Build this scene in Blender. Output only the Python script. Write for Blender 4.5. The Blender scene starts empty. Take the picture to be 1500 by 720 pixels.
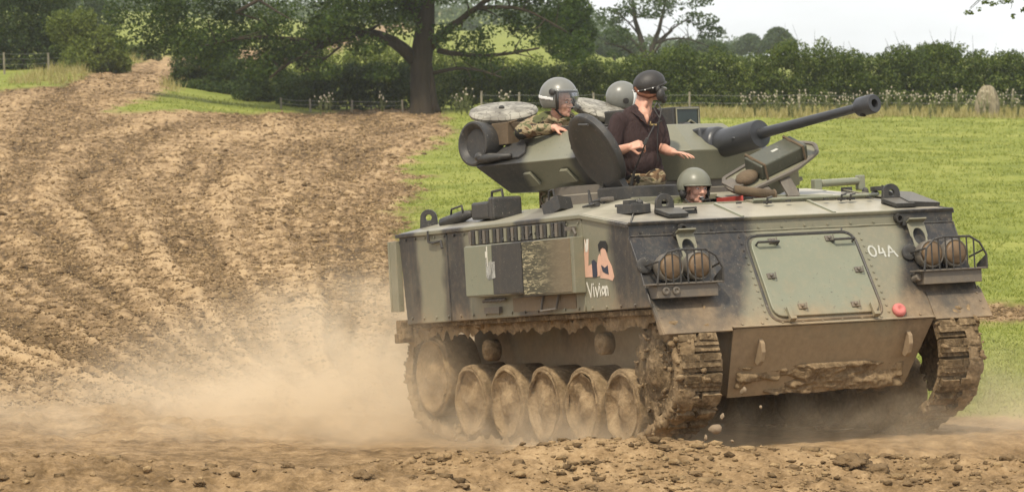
import bpy, bmesh, math, random
import numpy as np
from mathutils import Matrix, Vector
R = math.radians
rng = np.random.default_rng(7)
random.seed(7)
S = bpy.context.scene
COL = S.collection

# ------------------------------------------------------------------ camera, sky, sun, exposure
CAM_H, CAM_D = 3.12, 39.0
cam = bpy.data.cameras.new("camera")
cam_o = bpy.data.objects.new("camera", cam); COL.objects.link(cam_o)
cam_o.location = (0, -CAM_D, CAM_H)
cam_o.rotation_euler = (R(90) - math.atan(281 / 7200.0), 0, 0)
cam.sensor_width = 36.0; cam.lens = 7200 / 1500 * 36.0
cam.clip_start = 0.5; cam.clip_end = 6000
cam.dof.use_dof = True; cam.dof.focus_distance = 38.0; cam.dof.aperture_fstop = 11.0
S.camera = cam_o
S.view_settings.view_transform = 'Standard'; S.view_settings.look = 'None'
S.view_settings.exposure = 0.18; S.view_settings.gamma = 1.0
S.render.engine = 'CYCLES'
S.cycles.volume_bounces = 3; S.cycles.max_bounces = 8; S.cycles.transparent_max_bounces = 16

SUN_EL, SUN_AZ = 56.0, 200.0     # azimuth clockwise from +Y (away from the camera)
w = bpy.data.worlds.new("World"); S.world = w; w.use_nodes = True
nt = w.node_tree; nt.nodes.clear()
def wn(t): return nt.nodes.new(t)
sky = wn('ShaderNodeTexSky'); sky.sky_type = 'NISHITA'; sky.sun_disc = False
sky.sun_elevation = R(SUN_EL); sky.sun_rotation = R(SUN_AZ)
sky.air_density = 1.0; sky.dust_density = 3.0; sky.ozone_density = 1.0
bg = wn('ShaderNodeBackground'); bg.inputs['Strength'].default_value = 0.075
tc = wn('ShaderNodeTexCoord'); mp = wn('ShaderNodeMapping'); mp.inputs['Scale'].default_value = (2.2, 2.2, 9)
nz = wn('ShaderNodeTexNoise'); nz.inputs['Scale'].default_value = 2.4; nz.inputs['Detail'].default_value = 6
rp = wn('ShaderNodeValToRGB'); rp.color_ramp.elements[0].position = .30; rp.color_ramp.elements[1].position = .62
rp.color_ramp.elements[0].color = (.55, .55, .55, 1); rp.color_ramp.elements[1].color = (.95, .95, .95, 1)
mx = wn('ShaderNodeMixRGB'); mx.inputs[2].default_value = (15.0, 15.2, 15.6, 1)
out = wn('ShaderNodeOutputWorld')
L = nt.links.new
L(tc.outputs['Generated'], mp.inputs[0]); L(mp.outputs[0], nz.inputs[0]); L(nz.outputs[0], rp.inputs[0])
L(rp.outputs[0], mx.inputs[0]); L(sky.outputs[0], mx.inputs[1]); L(mx.outputs[0], bg.inputs[0]); L(bg.outputs[0], out.inputs[0])
sun = bpy.data.lights.new("sun", 'SUN'); sun.energy = 3.5; sun.angle = R(2.5); sun.color = (1.0, .90, .73)
sun_o = bpy.data.objects.new("sun", sun); COL.objects.link(sun_o)
sun_o.rotation_euler = (R(90 - SUN_EL), 0, R(180 - SUN_AZ) + math.pi * 0)
_sd = Vector((math.sin(R(SUN_AZ)) * math.cos(R(SUN_EL)), math.cos(R(SUN_AZ)) * math.cos(R(SUN_EL)), math.sin(R(SUN_EL))))
sun_o.rotation_euler = _sd.to_track_quat('Z', 'Y').to_euler()
sun_o.location = (0, 0, 30)

# ------------------------------------------------------------------ material helpers
def mat(name):
    m = bpy.data.materials.new(name); m.use_nodes = True
    n = m.node_tree; n.nodes.clear()
    o = n.nodes.new('ShaderNodeOutputMaterial')
    return m, n, o
class G:
    """tiny node-graph helper"""
    def __init__(s, name):
        s.m, s.t, s.o = mat(name)
    def n(s, t, **k):
        x = s.t.nodes.new(t)
        for a, b in k.items(): setattr(x, a, b)
        return x
    def l(s, a, b): s.t.links.new(a, b)
    def val(s, inp, v):
        if isinstance(v, bpy.types.NodeSocket): s.l(v, inp)
        else: inp.default_value = v
    def math(s, op, a, b=0.0, c=None, clamp=False):
        x = s.n('ShaderNodeMath', operation=op, use_clamp=clamp)
        s.val(x.inputs[0], a); s.val(x.inputs[1], b)
        if c is not None: s.val(x.inputs[2], c)
        return x.outputs[0]
    def noise(s, vec, scale, detail=4, rough=.55, dist=0.0):
        x = s.n('ShaderNodeTexNoise'); x.inputs['Scale'].default_value = scale
        x.inputs['Detail'].default_value = detail; x.inputs['Roughness'].default_value = rough
        x.inputs['Distortion'].default_value = dist
        if vec is not None: s.l(vec, x.inputs['Vector'])
        return x.outputs['Fac']
    def ramp(s, fac, stops, interp='LINEAR'):
        x = s.n('ShaderNodeValToRGB'); r = x.color_ramp; r.interpolation = interp
        r.elements.remove(r.elements[1]); r.elements[0].position = stops[0][0]; r.elements[0].color = (*stops[0][1], 1)
        for p, c in stops[1:]: r.elements.new(p).color = (*c, 1)
        s.l(fac, x.inputs[0]); return x.outputs[0]
    def mix(s, f, a, b, mode='MIX'):
        x = s.n('ShaderNodeMixRGB', blend_type=mode)
        for i, v in zip(x.inputs, (f, a, b)):
            if isinstance(v, bpy.types.NodeSocket): s.l(v, i)
            elif isinstance(v, (int, float)): i.default_value = v
            else: i.default_value = (*v, 1)
        return x.outputs[0]
    def map(s, v, a, b, c=0.0, d=1.0):
        x = s.n('ShaderNodeMapRange'); x.interpolation_type = 'SMOOTHSTEP'
        s.val(x.inputs[0], v)
        for i, q in zip((1, 2, 3, 4), (a, b, c, d)): x.inputs[i].default_value = q
        return x.outputs[0]
    def obj(s, ob=None):
        x = s.n('ShaderNodeTexCoord')
        if ob: x.object = ob
        return x.outputs['Object']
    def pos(s): return s.n('ShaderNodeNewGeometry').outputs['Position']
    def mapping(s, vec, scale=(1, 1, 1), rot=(0, 0, 0), loc=(0, 0, 0)):
        x = s.n('ShaderNodeMapping'); x.inputs['Scale'].default_value = scale
        x.inputs['Rotation'].default_value = rot; x.inputs['Location'].default_value = loc
        s.l(vec, x.inputs[0]); return x.outputs[0]
    def bump(s, h, strength=.3, dist=.02):
        x = s.n('ShaderNodeBump'); x.inputs['Strength'].default_value = strength
        x.inputs['Distance'].default_value = dist; s.l(h, x.inputs['Height']); return x.outputs[0]
    def bsdf(s, color, rough=.6, metal=0.0, normal=None, spec=.5, **k):
        x = s.n('ShaderNodeBsdfPrincipled')
        for nm, v in (('Base Color', color), ('Roughness', rough), ('Metallic', metal), ('Specular IOR Level', spec)):
            i = x.inputs[nm]
            if isinstance(v, bpy.types.NodeSocket): s.l(v, i)
            elif nm == 'Base Color': i.default_value = (*v, 1)
            else: i.default_value = v
        for nm, v in k.items(): x.inputs[nm.replace('_', ' ')].default_value = v
        if normal: s.l(normal, x.inputs['Normal'])
        s.l(x.outputs[0], s.o.inputs[0]); return x
def simple(name, c, rough=.6, metal=0, var=.25, scale=6.0, bump=.15):
    g = G(name); p = g.obj(); f = g.noise(p, scale, 5)
    col = g.mix(f, tuple(v * (1 - var) for v in c), tuple(min(1, v * (1 + var)) for v in c))
    g.bsdf(col, rough, metal, g.bump(g.noise(p, scale * 6, 4), bump, .01)); return g.m

# ------------------------------------------------------------------ object helpers
def tag(o, label=None, cat=None, group=None, kind=None):
    if label: o['label'] = label
    if cat: o['category'] = cat
    if group: o['group'] = group
    if kind: o['kind'] = kind
    return o
def empty(name, M, label=None, cat=None, group=None):
    o = bpy.data.objects.new(name, None); COL.objects.link(o); o.empty_display_size = .2
    o.matrix_world = M if isinstance(M, Matrix) else Matrix.Translation(M)
    return tag(o, label, cat, group)
def link(name, me, m=None, parent=None, M=None, smooth=False):
    if m is not None and not me.materials: me.materials.append(m)
    if smooth: me.shade_smooth()
    o = bpy.data.objects.new(name, me); COL.objects.link(o)
    if parent is not None: o.parent = parent
    if M is not None: o.matrix_local = M if isinstance(M, Matrix) else Matrix.Translation(M)
    return o
def fast_mesh(name, V, Fq):
    """V (n,3), Fq (m,k) constant-size faces"""
    V = np.asarray(V, np.float32); Fq = np.asarray(Fq, np.int32); k = Fq.shape[1]
    me = bpy.data.meshes.new(name)
    me.vertices.add(len(V)); me.vertices.foreach_set('co', V.ravel())
    me.loops.add(Fq.size); me.loops.foreach_set('vertex_index', Fq.ravel())
    me.polygons.add(len(Fq)); me.polygons.foreach_set('loop_start', np.arange(0, Fq.size, k, dtype=np.int32))
    me.update(calc_edges=True); me.validate(); return me
class MB:
    def __init__(s): s.v = []; s.f = []
    def add(s, V, F, M=None):
        b = len(s.v)
        for p in V:
            p = Vector(p); s.v.append(tuple(M @ p) if M is not None else tuple(p))
        s.f += [tuple(i + b for i in f) for f in F]; return s
    def box(s, c, d, M=None, rot=None):
        T = Matrix.Translation(c) @ (rot.to_4x4() if rot is not None else Matrix())
        if M is not None: T = M @ T
        x, y, z = (q / 2 for q in d)
        V = [(a, b, e) for a in (-x, x) for b in (-y, y) for e in (-z, z)]
        return s.add(V, [(0, 1, 3, 2), (4, 6, 7, 5), (0, 4, 5, 1), (2, 3, 7, 6), (0, 2, 6, 4), (1, 5, 7, 3)], T)
    def span(s, a, b, M=None):
        return s.box(tuple((i + j) / 2 for i, j in zip(a, b)), tuple(abs(i - j) for i, j in zip(a, b)), M)
    def tube(s, pts, r, n=8, M=None, cap=True):
        pts = [Vector(p) for p in pts]; rs = r if isinstance(r, (list, tuple)) else [r] * len(pts)
        V = []; F = []; ref = None
        for i, p in enumerate(pts):
            t = (pts[min(i + 1, len(pts) - 1)] - pts[max(i - 1, 0)]).normalized()
            if ref is None: ref = t.orthogonal().normalized()
            u = (ref - t * ref.dot(t)); u = u.normalized() if u.length > 1e-5 else t.orthogonal().normalized()
            ref = u; v = t.cross(u)
            for k in range(n):
                a = 2 * math.pi * k / n; V.append(p + (u * math.cos(a) + v * math.sin(a)) * rs[i])
        for i in range(len(pts) - 1):
            for k in range(n):
                a, b = i * n + k, i * n + (k + 1) % n; F.append((a, b, b + n, a + n))
        if cap: F.append(tuple(range(n))[::-1]); F.append(tuple(range((len(pts) - 1) * n, len(pts) * n)))
        return s.add(V, F, M)
    def lathe(s, prof, n=24, M=None, cap=True):
        """profile [(r, z)] about z"""
        V = []; F = []
        for r, z in prof:
            for k in range(n):
                a = 2 * math.pi * k / n; V.append((r * math.cos(a), r * math.sin(a), z))
        for i in range(len(prof) - 1):
            for k in range(n):
                a, b = i * n + k, i * n + (k + 1) % n; F.append((a, b, b + n, a + n))
        if cap and prof[0][0] > 1e-4: F.append(tuple(range(n))[::-1])
        if cap and prof[-1][0] > 1e-4: F.append(tuple(range((len(prof) - 1) * n, len(prof) * n)))
        return s.add(V, F, M)
    def slab(s, poly, t, M=None):
        """3D polygon extruded by t along its normal (both ways half)"""
        P = [Vector(p) for p in poly]; nrm = Vector()
        for i in range(len(P)): nrm += P[i].cross(P[(i + 1) % len(P)])
        nrm.normalize(); n = len(P)
        V = [p - nrm * t / 2 for p in P] + [p + nrm * t / 2 for p in P]
        F = [tuple(range(n))[::-1], tuple(range(n, 2 * n))] + [(i, (i + 1) % n, (i + 1) % n + n, i + n) for i in range(n)]
        return s.add(V, F, M)
    def ell(s, c, r, nu=12, nv=8, M=None, rot=None):
        T = Matrix.Translation(c) @ (rot.to_4x4() if rot is not None else Matrix()) @ Matrix.Diagonal((*r, 1))
        if M is not None: T = M @ T
        prof = [(max(1e-5, math.sin(math.pi * i / nv)), -math.cos(math.pi * i / nv)) for i in range(nv + 1)]
        return s.lathe(prof, nu, T)
    def mesh(s, name):
        me = bpy.data.meshes.new(name); me.from_pydata(s.v, [], s.f); me.update(); return me
    def build(s, name, m, parent=None, M=None, bevel=0, smooth=False, seg=2):
        me = s.mesh(name)
        bm = bmesh.new(); bm.from_mesh(me); bmesh.ops.remove_doubles(bm, verts=bm.verts, dist=1e-5)
        bmesh.ops.recalc_face_normals(bm, faces=bm.faces); bm.to_mesh(me); bm.free()
        o = link(name, me, m, parent, M)
        if bevel:
            b = o.modifiers.new('bevel', 'BEVEL'); b.width = bevel; b.segments = seg; b.limit_method = 'ANGLE'; b.angle_limit = R(25)
            b.harden_normals = False
        if smooth:
            me.shade_smooth()
            if smooth != 'full':
                try: me.set_sharp_from_angle(angle=R(38))
                except Exception: pass
        return o
def frame(o, z, x=None):
    """matrix with local z along z, placed at o"""
    z = Vector(z).normalized(); x = Vector(x) if x is not None else z.orthogonal()
    x = (x - z * x.dot(z)).normalized(); y = z.cross(x)
    M = Matrix((x, y, z)).transposed().to_4x4(); M.translation = Vector(o); return M

# ------------------------------------------------------------------ numpy noise
def _h(ix, iy, s):
    n = (ix.astype(np.int64) * 374761393 + iy.astype(np.int64) * 668265263 + s * 974634533) & 0xffffffff
    n = ((n ^ (n >> 13)) * 1274126177) & 0xffffffff
    return ((n ^ (n >> 16)) & 0xffff) / 65535.0
def vnoise(x, y, s=0):
    x = np.asarray(x, float); y = np.asarray(y, float)
    ix, iy = np.floor(x), np.floor(y); fx, fy = x - ix, y - iy
    fx = fx * fx * (3 - 2 * fx); fy = fy * fy * (3 - 2 * fy)
    a, b, c, d = _h(ix, iy, s), _h(ix + 1, iy, s), _h(ix, iy + 1, s), _h(ix + 1, iy + 1, s)
    return (a + (b - a) * fx) * (1 - fy) + (c + (d - c) * fx) * fy - .5
def fbm(x, y, oct=4, s=0, g=.5):
    r = 0; a = 1.0
    for i in range(oct):
        r = r + a * vnoise(x * 2 ** i + 17.3 * i, y * 2 ** i - 9.1 * i, s + i); a *= g
    return r
def sstep(v, a, b):
    t = np.clip((v - a) / (b - a), 0, 1); return t * t * (3 - 2 * t)
# ------------------------------------------------------------------ terrain
YAW = R(-90 + 25.3)
def ground_base(x, y):
    """large shape of the land (no clods)"""
    x = np.asarray(x, float); y = np.asarray(y, float)
    d = np.maximum(y + CAM_D, 1.0); s = x / d
    zm = np.interp(d, [0, 60, 100, 140, 183, 230, 300, 420, 700, 1200, 3000], [0, 0, .2, .55, .93, 1.5, 2.6, 3.6, 7.0, 14, 20])
    zr = np.interp(d, [0, 60, 100, 140, 183, 230, 300, 420, 700, 1200, 3000], [0, 0, .2, .55, .93, 1.15, 1.35, 1.6, 1.9, 2.1, 2.3])
    zl = np.interp(d, [0, 60, 100, 150, 180, 200, 235, 300, 420, 700, 1200, 3000], [0, 0, .25, .95, 1.65, 2.25, 2.85, 3.6, 5.0, 9.0, 16, 22])
    a = sstep(-s, .036, .088); b = sstep(s, .006, .03)
    z = zm * (1 - a) + zl * a
    z = z * (1 - b) + zr * b
    # the hump the vehicle climbs: local tilt, 2.7 deg nose up, 1.5 deg to its right
    cx, cy = 1.409, 0.0
    ux, uy = math.cos(YAW), math.sin(YAW)
    lx = (x - cx) * ux + (y - cy) * uy; ly = -(x - cx) * uy + (y - cy) * ux
    wgt = np.exp(-(np.maximum(0, np.abs(lx) - 2.3) / .9) ** 2 - (np.maximum(0, np.abs(ly) - 1.5) / 1.2) ** 2)
    plane = .046 + .047 * lx + .026 * ly + .03
    z = z * (1 - wgt) + plane * wgt
    # churned berm just in front of the camera side of the vehicle
    by = -3.55 + .18 * np.sin(x * .9) + .12 * np.sin(x * 2.3 + 1)
    hgt = .17 + .05 * np.sin(x * 1.3 + .5) * np.exp(-(x / 6) ** 2)
    z = z + hgt * np.exp(-((y - by) / np.where(y < by, .8, .45)) ** 2) * (np.abs(x) < 60)
    return z
# outline of the churned dirt (world x, y); everything else is grass
# ------------------------------------------------------------------ land: masks
def grass_mask(x, y):
    n1 = fbm(x * .8, y * .8, 4, 11); n2 = fbm(x * .25, y * .06, 3, 12)
    xx = x + n1 * .7 + n2 * .5; yy = y + n1 * 2.0 + n2 * 6 * sstep(y, 20, 90)
    bx = np.interp(y, [1.0, 2.0, 2.7, 4, 12, 26, 44, 61, 89, 110, 136, 150], [14, 4.7, 4.0, 2.7, .6, -1.2, -1.75, -2.0, -2.2, -1.95, -2.2, -3.2])
    g = sstep(xx - bx, -.25, .35)
    g *= 1 - sstep(xx, 4.6, 5.2) * sstep(y + n1 * 1.5, 17.0, 18.2) * (1 - sstep(y + n1 * 1.5, 21.5, 23.0))
    xl = np.interp(y, [120, 150, 216, 260], [-25, -17.2, -18.4, -19]); xr = np.interp(y, [149, 199, 216, 260], [-13.3, -15.9, -16.9, -18])
    patch = sstep(yy - np.interp(x, [-13.8, -11.4, -8.6, -6.4, -3.5, -2], [123, 125.5, 138, 146.5, 150, 152]), -1.5, 2) * sstep(xx - np.maximum(xr, -14), -.3, .4) * (y > 100)
    verge = sstep(yy - np.interp(x, [-26, -18.6, -17.5, -17], [134, 139.4, 143.6, 150]), -1, 1.5) * (1 - sstep(xx - xl, -.4, .3)) * (y > 100)
    return np.clip(np.maximum.reduce([g, patch, verge, (np.abs(x) > 22 + y * .05) * sstep(y, 70, 110) * 1.0]), 0, 1)
def rut_field(x, y):
    """long churned ruts that swing round towards the gate: + raised, - hollow"""
    d = y + CAM_D
    c = np.interp(d, [30, 40, 49, 66, 97, 140, 168, 215], [.2, 1.2, 2.4, 4.2, 7.0, 9.3, 8.3, 5.5])
    p = (x + c + .25 * vnoise(x * .3, d * .08, 31)) / (np.maximum(d - 37, 5) * .030)
    r1 = .9 * vnoise(p * 2.6, d * .02, 32) + .7 * vnoise(p * 6.5, d * .04, 33) + .35 * vnoise(p * 14, d * .09, 37)
    q = x + .055 * d + .6 * vnoise(x * .2, d * .03, 38)
    r2 = vnoise(q * .9, d * .03, 34) + .5 * vnoise(q * 2.4, d * .06, 35)
    k = sstep(d + 12 * fbm(x * .15, d * .03, 2, 36), 140, 175)
    return (r1 * (1 - k) + r2 * k) * sstep(d, 38, 50)
def ground_z(x, y, g=None):
    if g is None: g = grass_mask(x, y)
    d = np.maximum(y + CAM_D, 1); z = ground_base(x, y)
    near = 1 - sstep(d, 45, 75); inb = (d < 330)
    ramp = .35 + .65 * sstep(np.abs(y + .3) + np.abs(x - 1.4) * .5, 2.2, 4.5)
    rut = rut_field(x, y)
    dirt = (rut * (.07 + .07 * sstep(d, 50, 110)) + near * np.abs(fbm(x * 5, y * 5, 4, 47)) * .05 + fbm(x * 2.2, y * 2.2, 3, 41) * .07 + np.abs(fbm(x * 6, y * 6, 3, 42)) * .07 * near
            + np.maximum(0, fbm(x * 1.5, y * .7, 4, 45)) * .16 * sstep(d, 46, 80) + fbm(x * 17, y * 17, 2, 43) * .018 * near)
    gr = fbm(x * .5, y * .3, 3, 44) * .12 + fbm(x * 3, y * 3, 2, 46) * .02
    return z + inb * ramp * (dirt * (1 - g) + (gr + .03) * g)

def build_ground():
    d = np.concatenate([[1.5, 6, 12, 18, 24, 28, 31], np.arange(32.5, 40, .05), 40 * 1.004 ** np.arange(0, 450), [245, 260, 280, 310, 350, 400, 470, 560, 700, 900, 1200, 1440]])
    d = np.unique(np.round(d, 4))
    s_f = np.linspace(-.122, .122, 520)
    s_o = np.array([.13, .15, .19, .25, .35, .5, .8, 1.4, 3])
    s = np.concatenate([-s_o[::-1], s_f, s_o])
    D, Sg = np.meshgrid(d, s, indexing='ij')
    X = D * Sg; Y = D - CAM_D
    g = grass_mask(X, Y); Z = ground_z(X, Y, g)
    V = np.stack([X, Y, Z], -1).reshape(-1, 3)
    nr, nc = D.shape; i = np.arange(nr - 1)[:, None] * nc + np.arange(nc - 1)[None]
    F = np.stack([i, i + 1, i + nc + 1, i + nc], -1).reshape(-1, 4)
    me = fast_mesh('ground', V, F)
    rut = rut_field(X, Y)
    for nm, a in (('grass', g), ('rut', rut), ('far', sstep(D, 44, 75))):
        at = me.attributes.new(nm, 'FLOAT', 'POINT'); at.data.foreach_set('value', a.astype(np.float32).ravel())
    gm = G('churned_dirt_and_pasture'); p = gm.pos()
    ga = gm.n('ShaderNodeAttribute', attribute_name='grass').outputs['Fac']; ru = gm.n('ShaderNodeAttribute', attribute_name='rut').outputs['Fac']
    n1 = gm.noise(p, 1.1, 8, .65); n2 = gm.noise(p, 9, 6, .65); n3 = gm.noise(gm.mapping(p, (.35, .12, 1)), 1.0, 4)
    n4 = gm.noise(p, 40, 3, .6)
    f = gm.math('ADD', gm.math('MULTIPLY', n1, .55), gm.math('MULTIPLY', n2, .45))
    f = gm.math('ADD', f, gm.math('MULTIPLY', ru, .27)); f = gm.math('ADD', f, gm.math('MULTIPLY', gm.math('SUBTRACT', n3, .5), .28))
    n5 = gm.noise(gm.mapping(p, (7, 1.5, 3)), 1.0, 6, .68); f = gm.math('ADD', f, gm.math('MULTIPLY', gm.math('SUBTRACT', n4, .5), .2)); f = gm.math('ADD', f, gm.math('MULTIPLY', gm.math('SUBTRACT', n5, .51), gm.math('ADD', .30, gm.math('MULTIPLY', gm.n('ShaderNodeAttribute', attribute_name='far').outputs['Fac'], .85))))
    dirt = gm.ramp(f, [(.22, (.055, .035, .016)), (.40, (.145, .092, .042)), (.52, (.265, .175, .088)), (.69, (.43, .298, .160))])
    h1 = gm.noise(p, .45, 5); h2 = gm.noise(p, 7, 5)
    gf = gm.math('ADD', gm.math('MULTIPLY', h1, .6), gm.math('MULTIPLY', h2, .4))
    grass = gm.ramp(gf, [(.30, (.10, .13, .022)), (.50, (.20, .225, .042)), (.68, (.31, .31, .08))])
    col = gm.mix(ga, dirt, grass)
    bmp = gm.bump(gm.math('ADD', n2, gm.math('MULTIPLY', gm.noise(p, 60, 4, .6), .4)), .7, .05)
    gm.bsdf(col, .95, 0, bmp, .15)
    o = link('ground', me, gm.m, smooth=True); tag(o, kind='structure', label='churned tan dirt turning to green pasture on the right', cat='ground')
    return o
build_ground()

# ------------------------------------------------------------------ loose clods
def clod_template(sd, n=1):
    bm = bmesh.new(); bmesh.ops.create_icosphere(bm, subdivisions=n, radius=1)
    r_ = random.Random(sd)
    for v in bm.verts: v.co *= r_.uniform(.45, 1.3); v.co.z *= .62
    V = np.array([v.co[:] for v in bm.verts]); F = np.array([[q.index for q in f.verts] for f in bm.faces]); bm.free(); return V, F
OCT = (np.array([(1, 0, 0), (-1, 0, 0), (0, 1, 0), (0, -1, 0), (0, 0, .75), (0, 0, -.6)]), np.array([(0, 2, 4), (2, 1, 4), (1, 3, 4), (3, 0, 4), (2, 0, 5), (1, 2, 5), (3, 1, 5), (0, 3, 5)]))
def scatter_clods(name, xs, ys, sz, mt, sink=.25, label=None, tiny=False):
    T = [(OCT[0] * np.random.default_rng(i).uniform(.55, 1.25, (6, 1)), OCT[1]) for i in range(8)] if tiny else [clod_template(i) for i in range(8)]; nv = len(T[0][0]); n = len(xs)
    g = grass_mask(xs, ys); zs = ground_z(xs, ys, g)
    V = np.empty((n, nv, 3)); F = np.empty((n, len(T[0][1]), 3), int)
    a = rng.uniform(0, 6.28, n); asp = rng.uniform(.7, 1.5, (n, 2)); k = rng.integers(0, 8, n)
    for j in range(8):
        m = k == j; q = T[j][0][None] * sz[m][:, None, None] * np.concatenate([asp[m], np.ones((m.sum(), 1))], 1)[:, None]
        c, s_ = np.cos(a[m])[:, None], np.sin(a[m])[:, None]
        V[m] = np.stack([q[..., 0] * c - q[..., 1] * s_, q[..., 0] * s_ + q[..., 1] * c, q[..., 2]], -1); F[m] = T[j][1][None]
    V += np.stack([xs, ys, zs + sz * (.6 - sink) * .5], -1)[:, None]
    F += (np.arange(n) * nv)[:, None, None]
    o = link(name, fast_mesh(name, V.reshape(-1, 3), F.reshape(-1, 3)), mt); tag(o, label, 'clods', kind='stuff'); return o
def clod_mat(name, dark, light):
    g = G(name); gi = g.n('ShaderNodeNewGeometry'); p = gi.outputs['Position']
    f = g.math('ADD', g.math('MULTIPLY', gi.outputs['Random Per Island'], .5), g.math('MULTIPLY', g.noise(p, 14, 5), .5))
    g.bsdf(g.ramp(f, [(.2, dark), (.75, light)]), .95, 0, g.bump(g.noise(p, 50, 5), .8, .03), .1); return g.m
M_clod = clod_mat('damp_clod', (.085, .055, .028), (.36, .25, .13))
M_clod_d = clod_mat('dark_clod', (.06, .038, .02), (.25, .17, .09))
def clods():
    # far and middle ground
    n = 300000; u = rng.uniform(0, 1, n); d = 1 / (1 / 43 + u * (1 / 215 - 1 / 43)); s = rng.uniform(-.115, .115, n)
    x = d * s; y = d - CAM_D; g = grass_mask(x, y); r = rut_field(x, y)
    keep = (g < .35) & (rng.uniform(0, 1, n) < .40 + 1.0 * sstep(-r - fbm(x * .8, y * .2, 3, 51) * .6, -.10, .35)) & ~((np.abs(x - 1.4) < 3.2) & (np.abs(y) < 3.2))
    x, y, d = x[keep], y[keep], d[keep]
    sz = rng.lognormal(0, .5, len(x)) * d * .00021; scatter_clods('dirt_clods', x, y, np.clip(sz, .006, .10), M_clod, tiny=True, label='dark clods strewn along the ruts of the churned dirt')
    # foreground crumbs
    n = 15000; x = rng.uniform(-4.6, 4.6, n); y = rng.uniform(-5.6, -2.6, n) ; keep = rng.uniform(0, 1, n) < .25 + .75 * sstep(x + fbm(x * 1.3, y * 2, 3, 52) * 3, -1.8, .3)
    keep &= rng.uniform(0, 1, n) < .35 + 1.2 * sstep(fbm(x * 1.6, y * 2.5, 3, 53), -.1, .3)
    x, y = x[keep], y[keep]; sz = np.clip(rng.lognormal(-4.75, .75, len(x)), .004, .05)
    scatter_clods('dirt_crumbs', x, y, sz, M_clod, label='small crumbs of dirt scattered over the foreground')
    # the bigger clods one by one
    ms = []
    for i in range(6):
        bm = bmesh.new(); bmesh.ops.create_icosphere(bm, subdivisions=3, radius=1)
        for v in bm.verts:
            c = v.co.copy(); k = .85 + .8 * fbm(c.x * 1.8 + i * 9, c.y * 1.8 + c.z * 2.4, 4, 60 + i) + .45 * fbm(c.x * 5 + c.z * 4, c.y * 5 + i - c.z * 3, 3, 70)
            v.co *= float(k); v.co.z *= .7
        me = bpy.data.meshes.new('mud_clod'); bm.to_mesh(me); bm.free(); me.materials.append(M_clod_d); ms.append(me)
    spots = [(-3.6, -4.3, .05), (-1.05, -4.35, .075), (-.72, -4.2, .07), (-.35, -4.6, .05), (.05, -3.9, .05), (.34, -4.0, .055), (.55, -4.8, .06), (.95, -4.4, .045), (1.3, -4.1, .05), (1.55, -4.9, .06),
             (2.02, -3.9, .06), (1.75, -4.35, .04), (2.2, -5.0, .07), (2.45, -3.75, .12), (2.62, -3.8, .09), (2.5, -3.6, .08), (2.85, -4.2, .06), (3.05, -4.8, .06), (3.3, -4.0, .055), (3.5, -4.5, .05),
             (3.75, -4.9, .075), (3.2, -3.4, .06), (.8, -5.1, .08), (-.1, -5.05, .06), (-1.6, -4.0, .05), (-2.2, -4.5, .05), (-2.9, -3.8, .045), (1.1, -3.6, .05), (-.5, -3.75, .045), (2.75, -3.2, .07), (3.6, -3.5, .06), (1.9, -4.65, .05)]
    for i, (x, y, r) in enumerate(spots):
        o = link('mud_clod', ms[i % 6], smooth=True); z = float(ground_z(np.array([x]), np.array([y]))[0])
        o.location = (x, y, z + r * .10); o.scale = (r * random.uniform(.8, 1.3), r, r * random.uniform(.6, 1.0)); o.rotation_euler = (0, 0, random.uniform(0, 6))
        tag(o, 'dark lump of dried mud lying on the dirt in the foreground', 'mud clod', 'dark mud lumps strewn across the foreground')
clods()

# ------------------------------------------------------------------ grass blades
def tufts(name, x, y, h, wd, per, mt, label, lean=.5, z0=-.01):
    """per curved blades at every spot, one triangle each"""
    n = len(x); x = np.repeat(x, per); y = np.repeat(y, per); h = np.repeat(h, per) * rng.uniform(.5, 1.15, n * per); wd = np.repeat(wd, per)
    x = x + rng.normal(0, 1, len(x)) * wd * 2.5; y = y + rng.normal(0, 1, len(x)) * wd * 2.5
    z = ground_z(x, y) + z0; a = rng.uniform(0, 6.28, len(x)); lx = rng.normal(0, lean, len(x)) * h; ly = rng.normal(0, lean, len(x)) * h
    c, s_ = np.cos(a) * wd * .5, np.sin(a) * wd * .5
    V = np.stack([np.stack([x - c, y - s_, z], -1), np.stack([x + c, y + s_, z], -1), np.stack([x + lx, y + ly, z + h], -1)], 1).reshape(-1, 3)
    o = link(name, fast_mesh(name, V, np.arange(len(V)).reshape(-1, 3)), mt); return tag(o, label, 'grass', kind='stuff')
def leafy(name, stops, transl=.35, rough=.6, scale=.5):
    g = G(name); gi = g.n('ShaderNodeNewGeometry'); f = g.math('ADD', g.math('MULTIPLY', gi.outputs['Random Per Island'], .55), g.math('MULTIPLY', g.noise(gi.outputs['Position'], scale, 4), .45))
    c = g.ramp(f, stops)
    d = g.n('ShaderNodeBsdfPrincipled'); g.l(c, d.inputs['Base Color']); d.inputs['Roughness'].default_value = rough; d.inputs['Specular IOR Level'].default_value = .25
    t = g.n('ShaderNodeBsdfTranslucent'); g.l(g.mix(1.0, c, (1.25, 1.3, .8), 'MULTIPLY'), t.inputs[0])
    m = g.n('ShaderNodeMixShader'); m.inputs[0].default_value = transl; g.l(d.outputs[0], m.inputs[1]); g.l(t.outputs[0], m.inputs[2]); g.l(m.outputs[0], g.o.inputs[0]); return g.m
M_grass = leafy('pasture_grass', [(.2, (.125, .155, .028)), (.5, (.22, .25, .048)), (.8, (.34, .345, .10))], .3, .7, .35)
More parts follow.
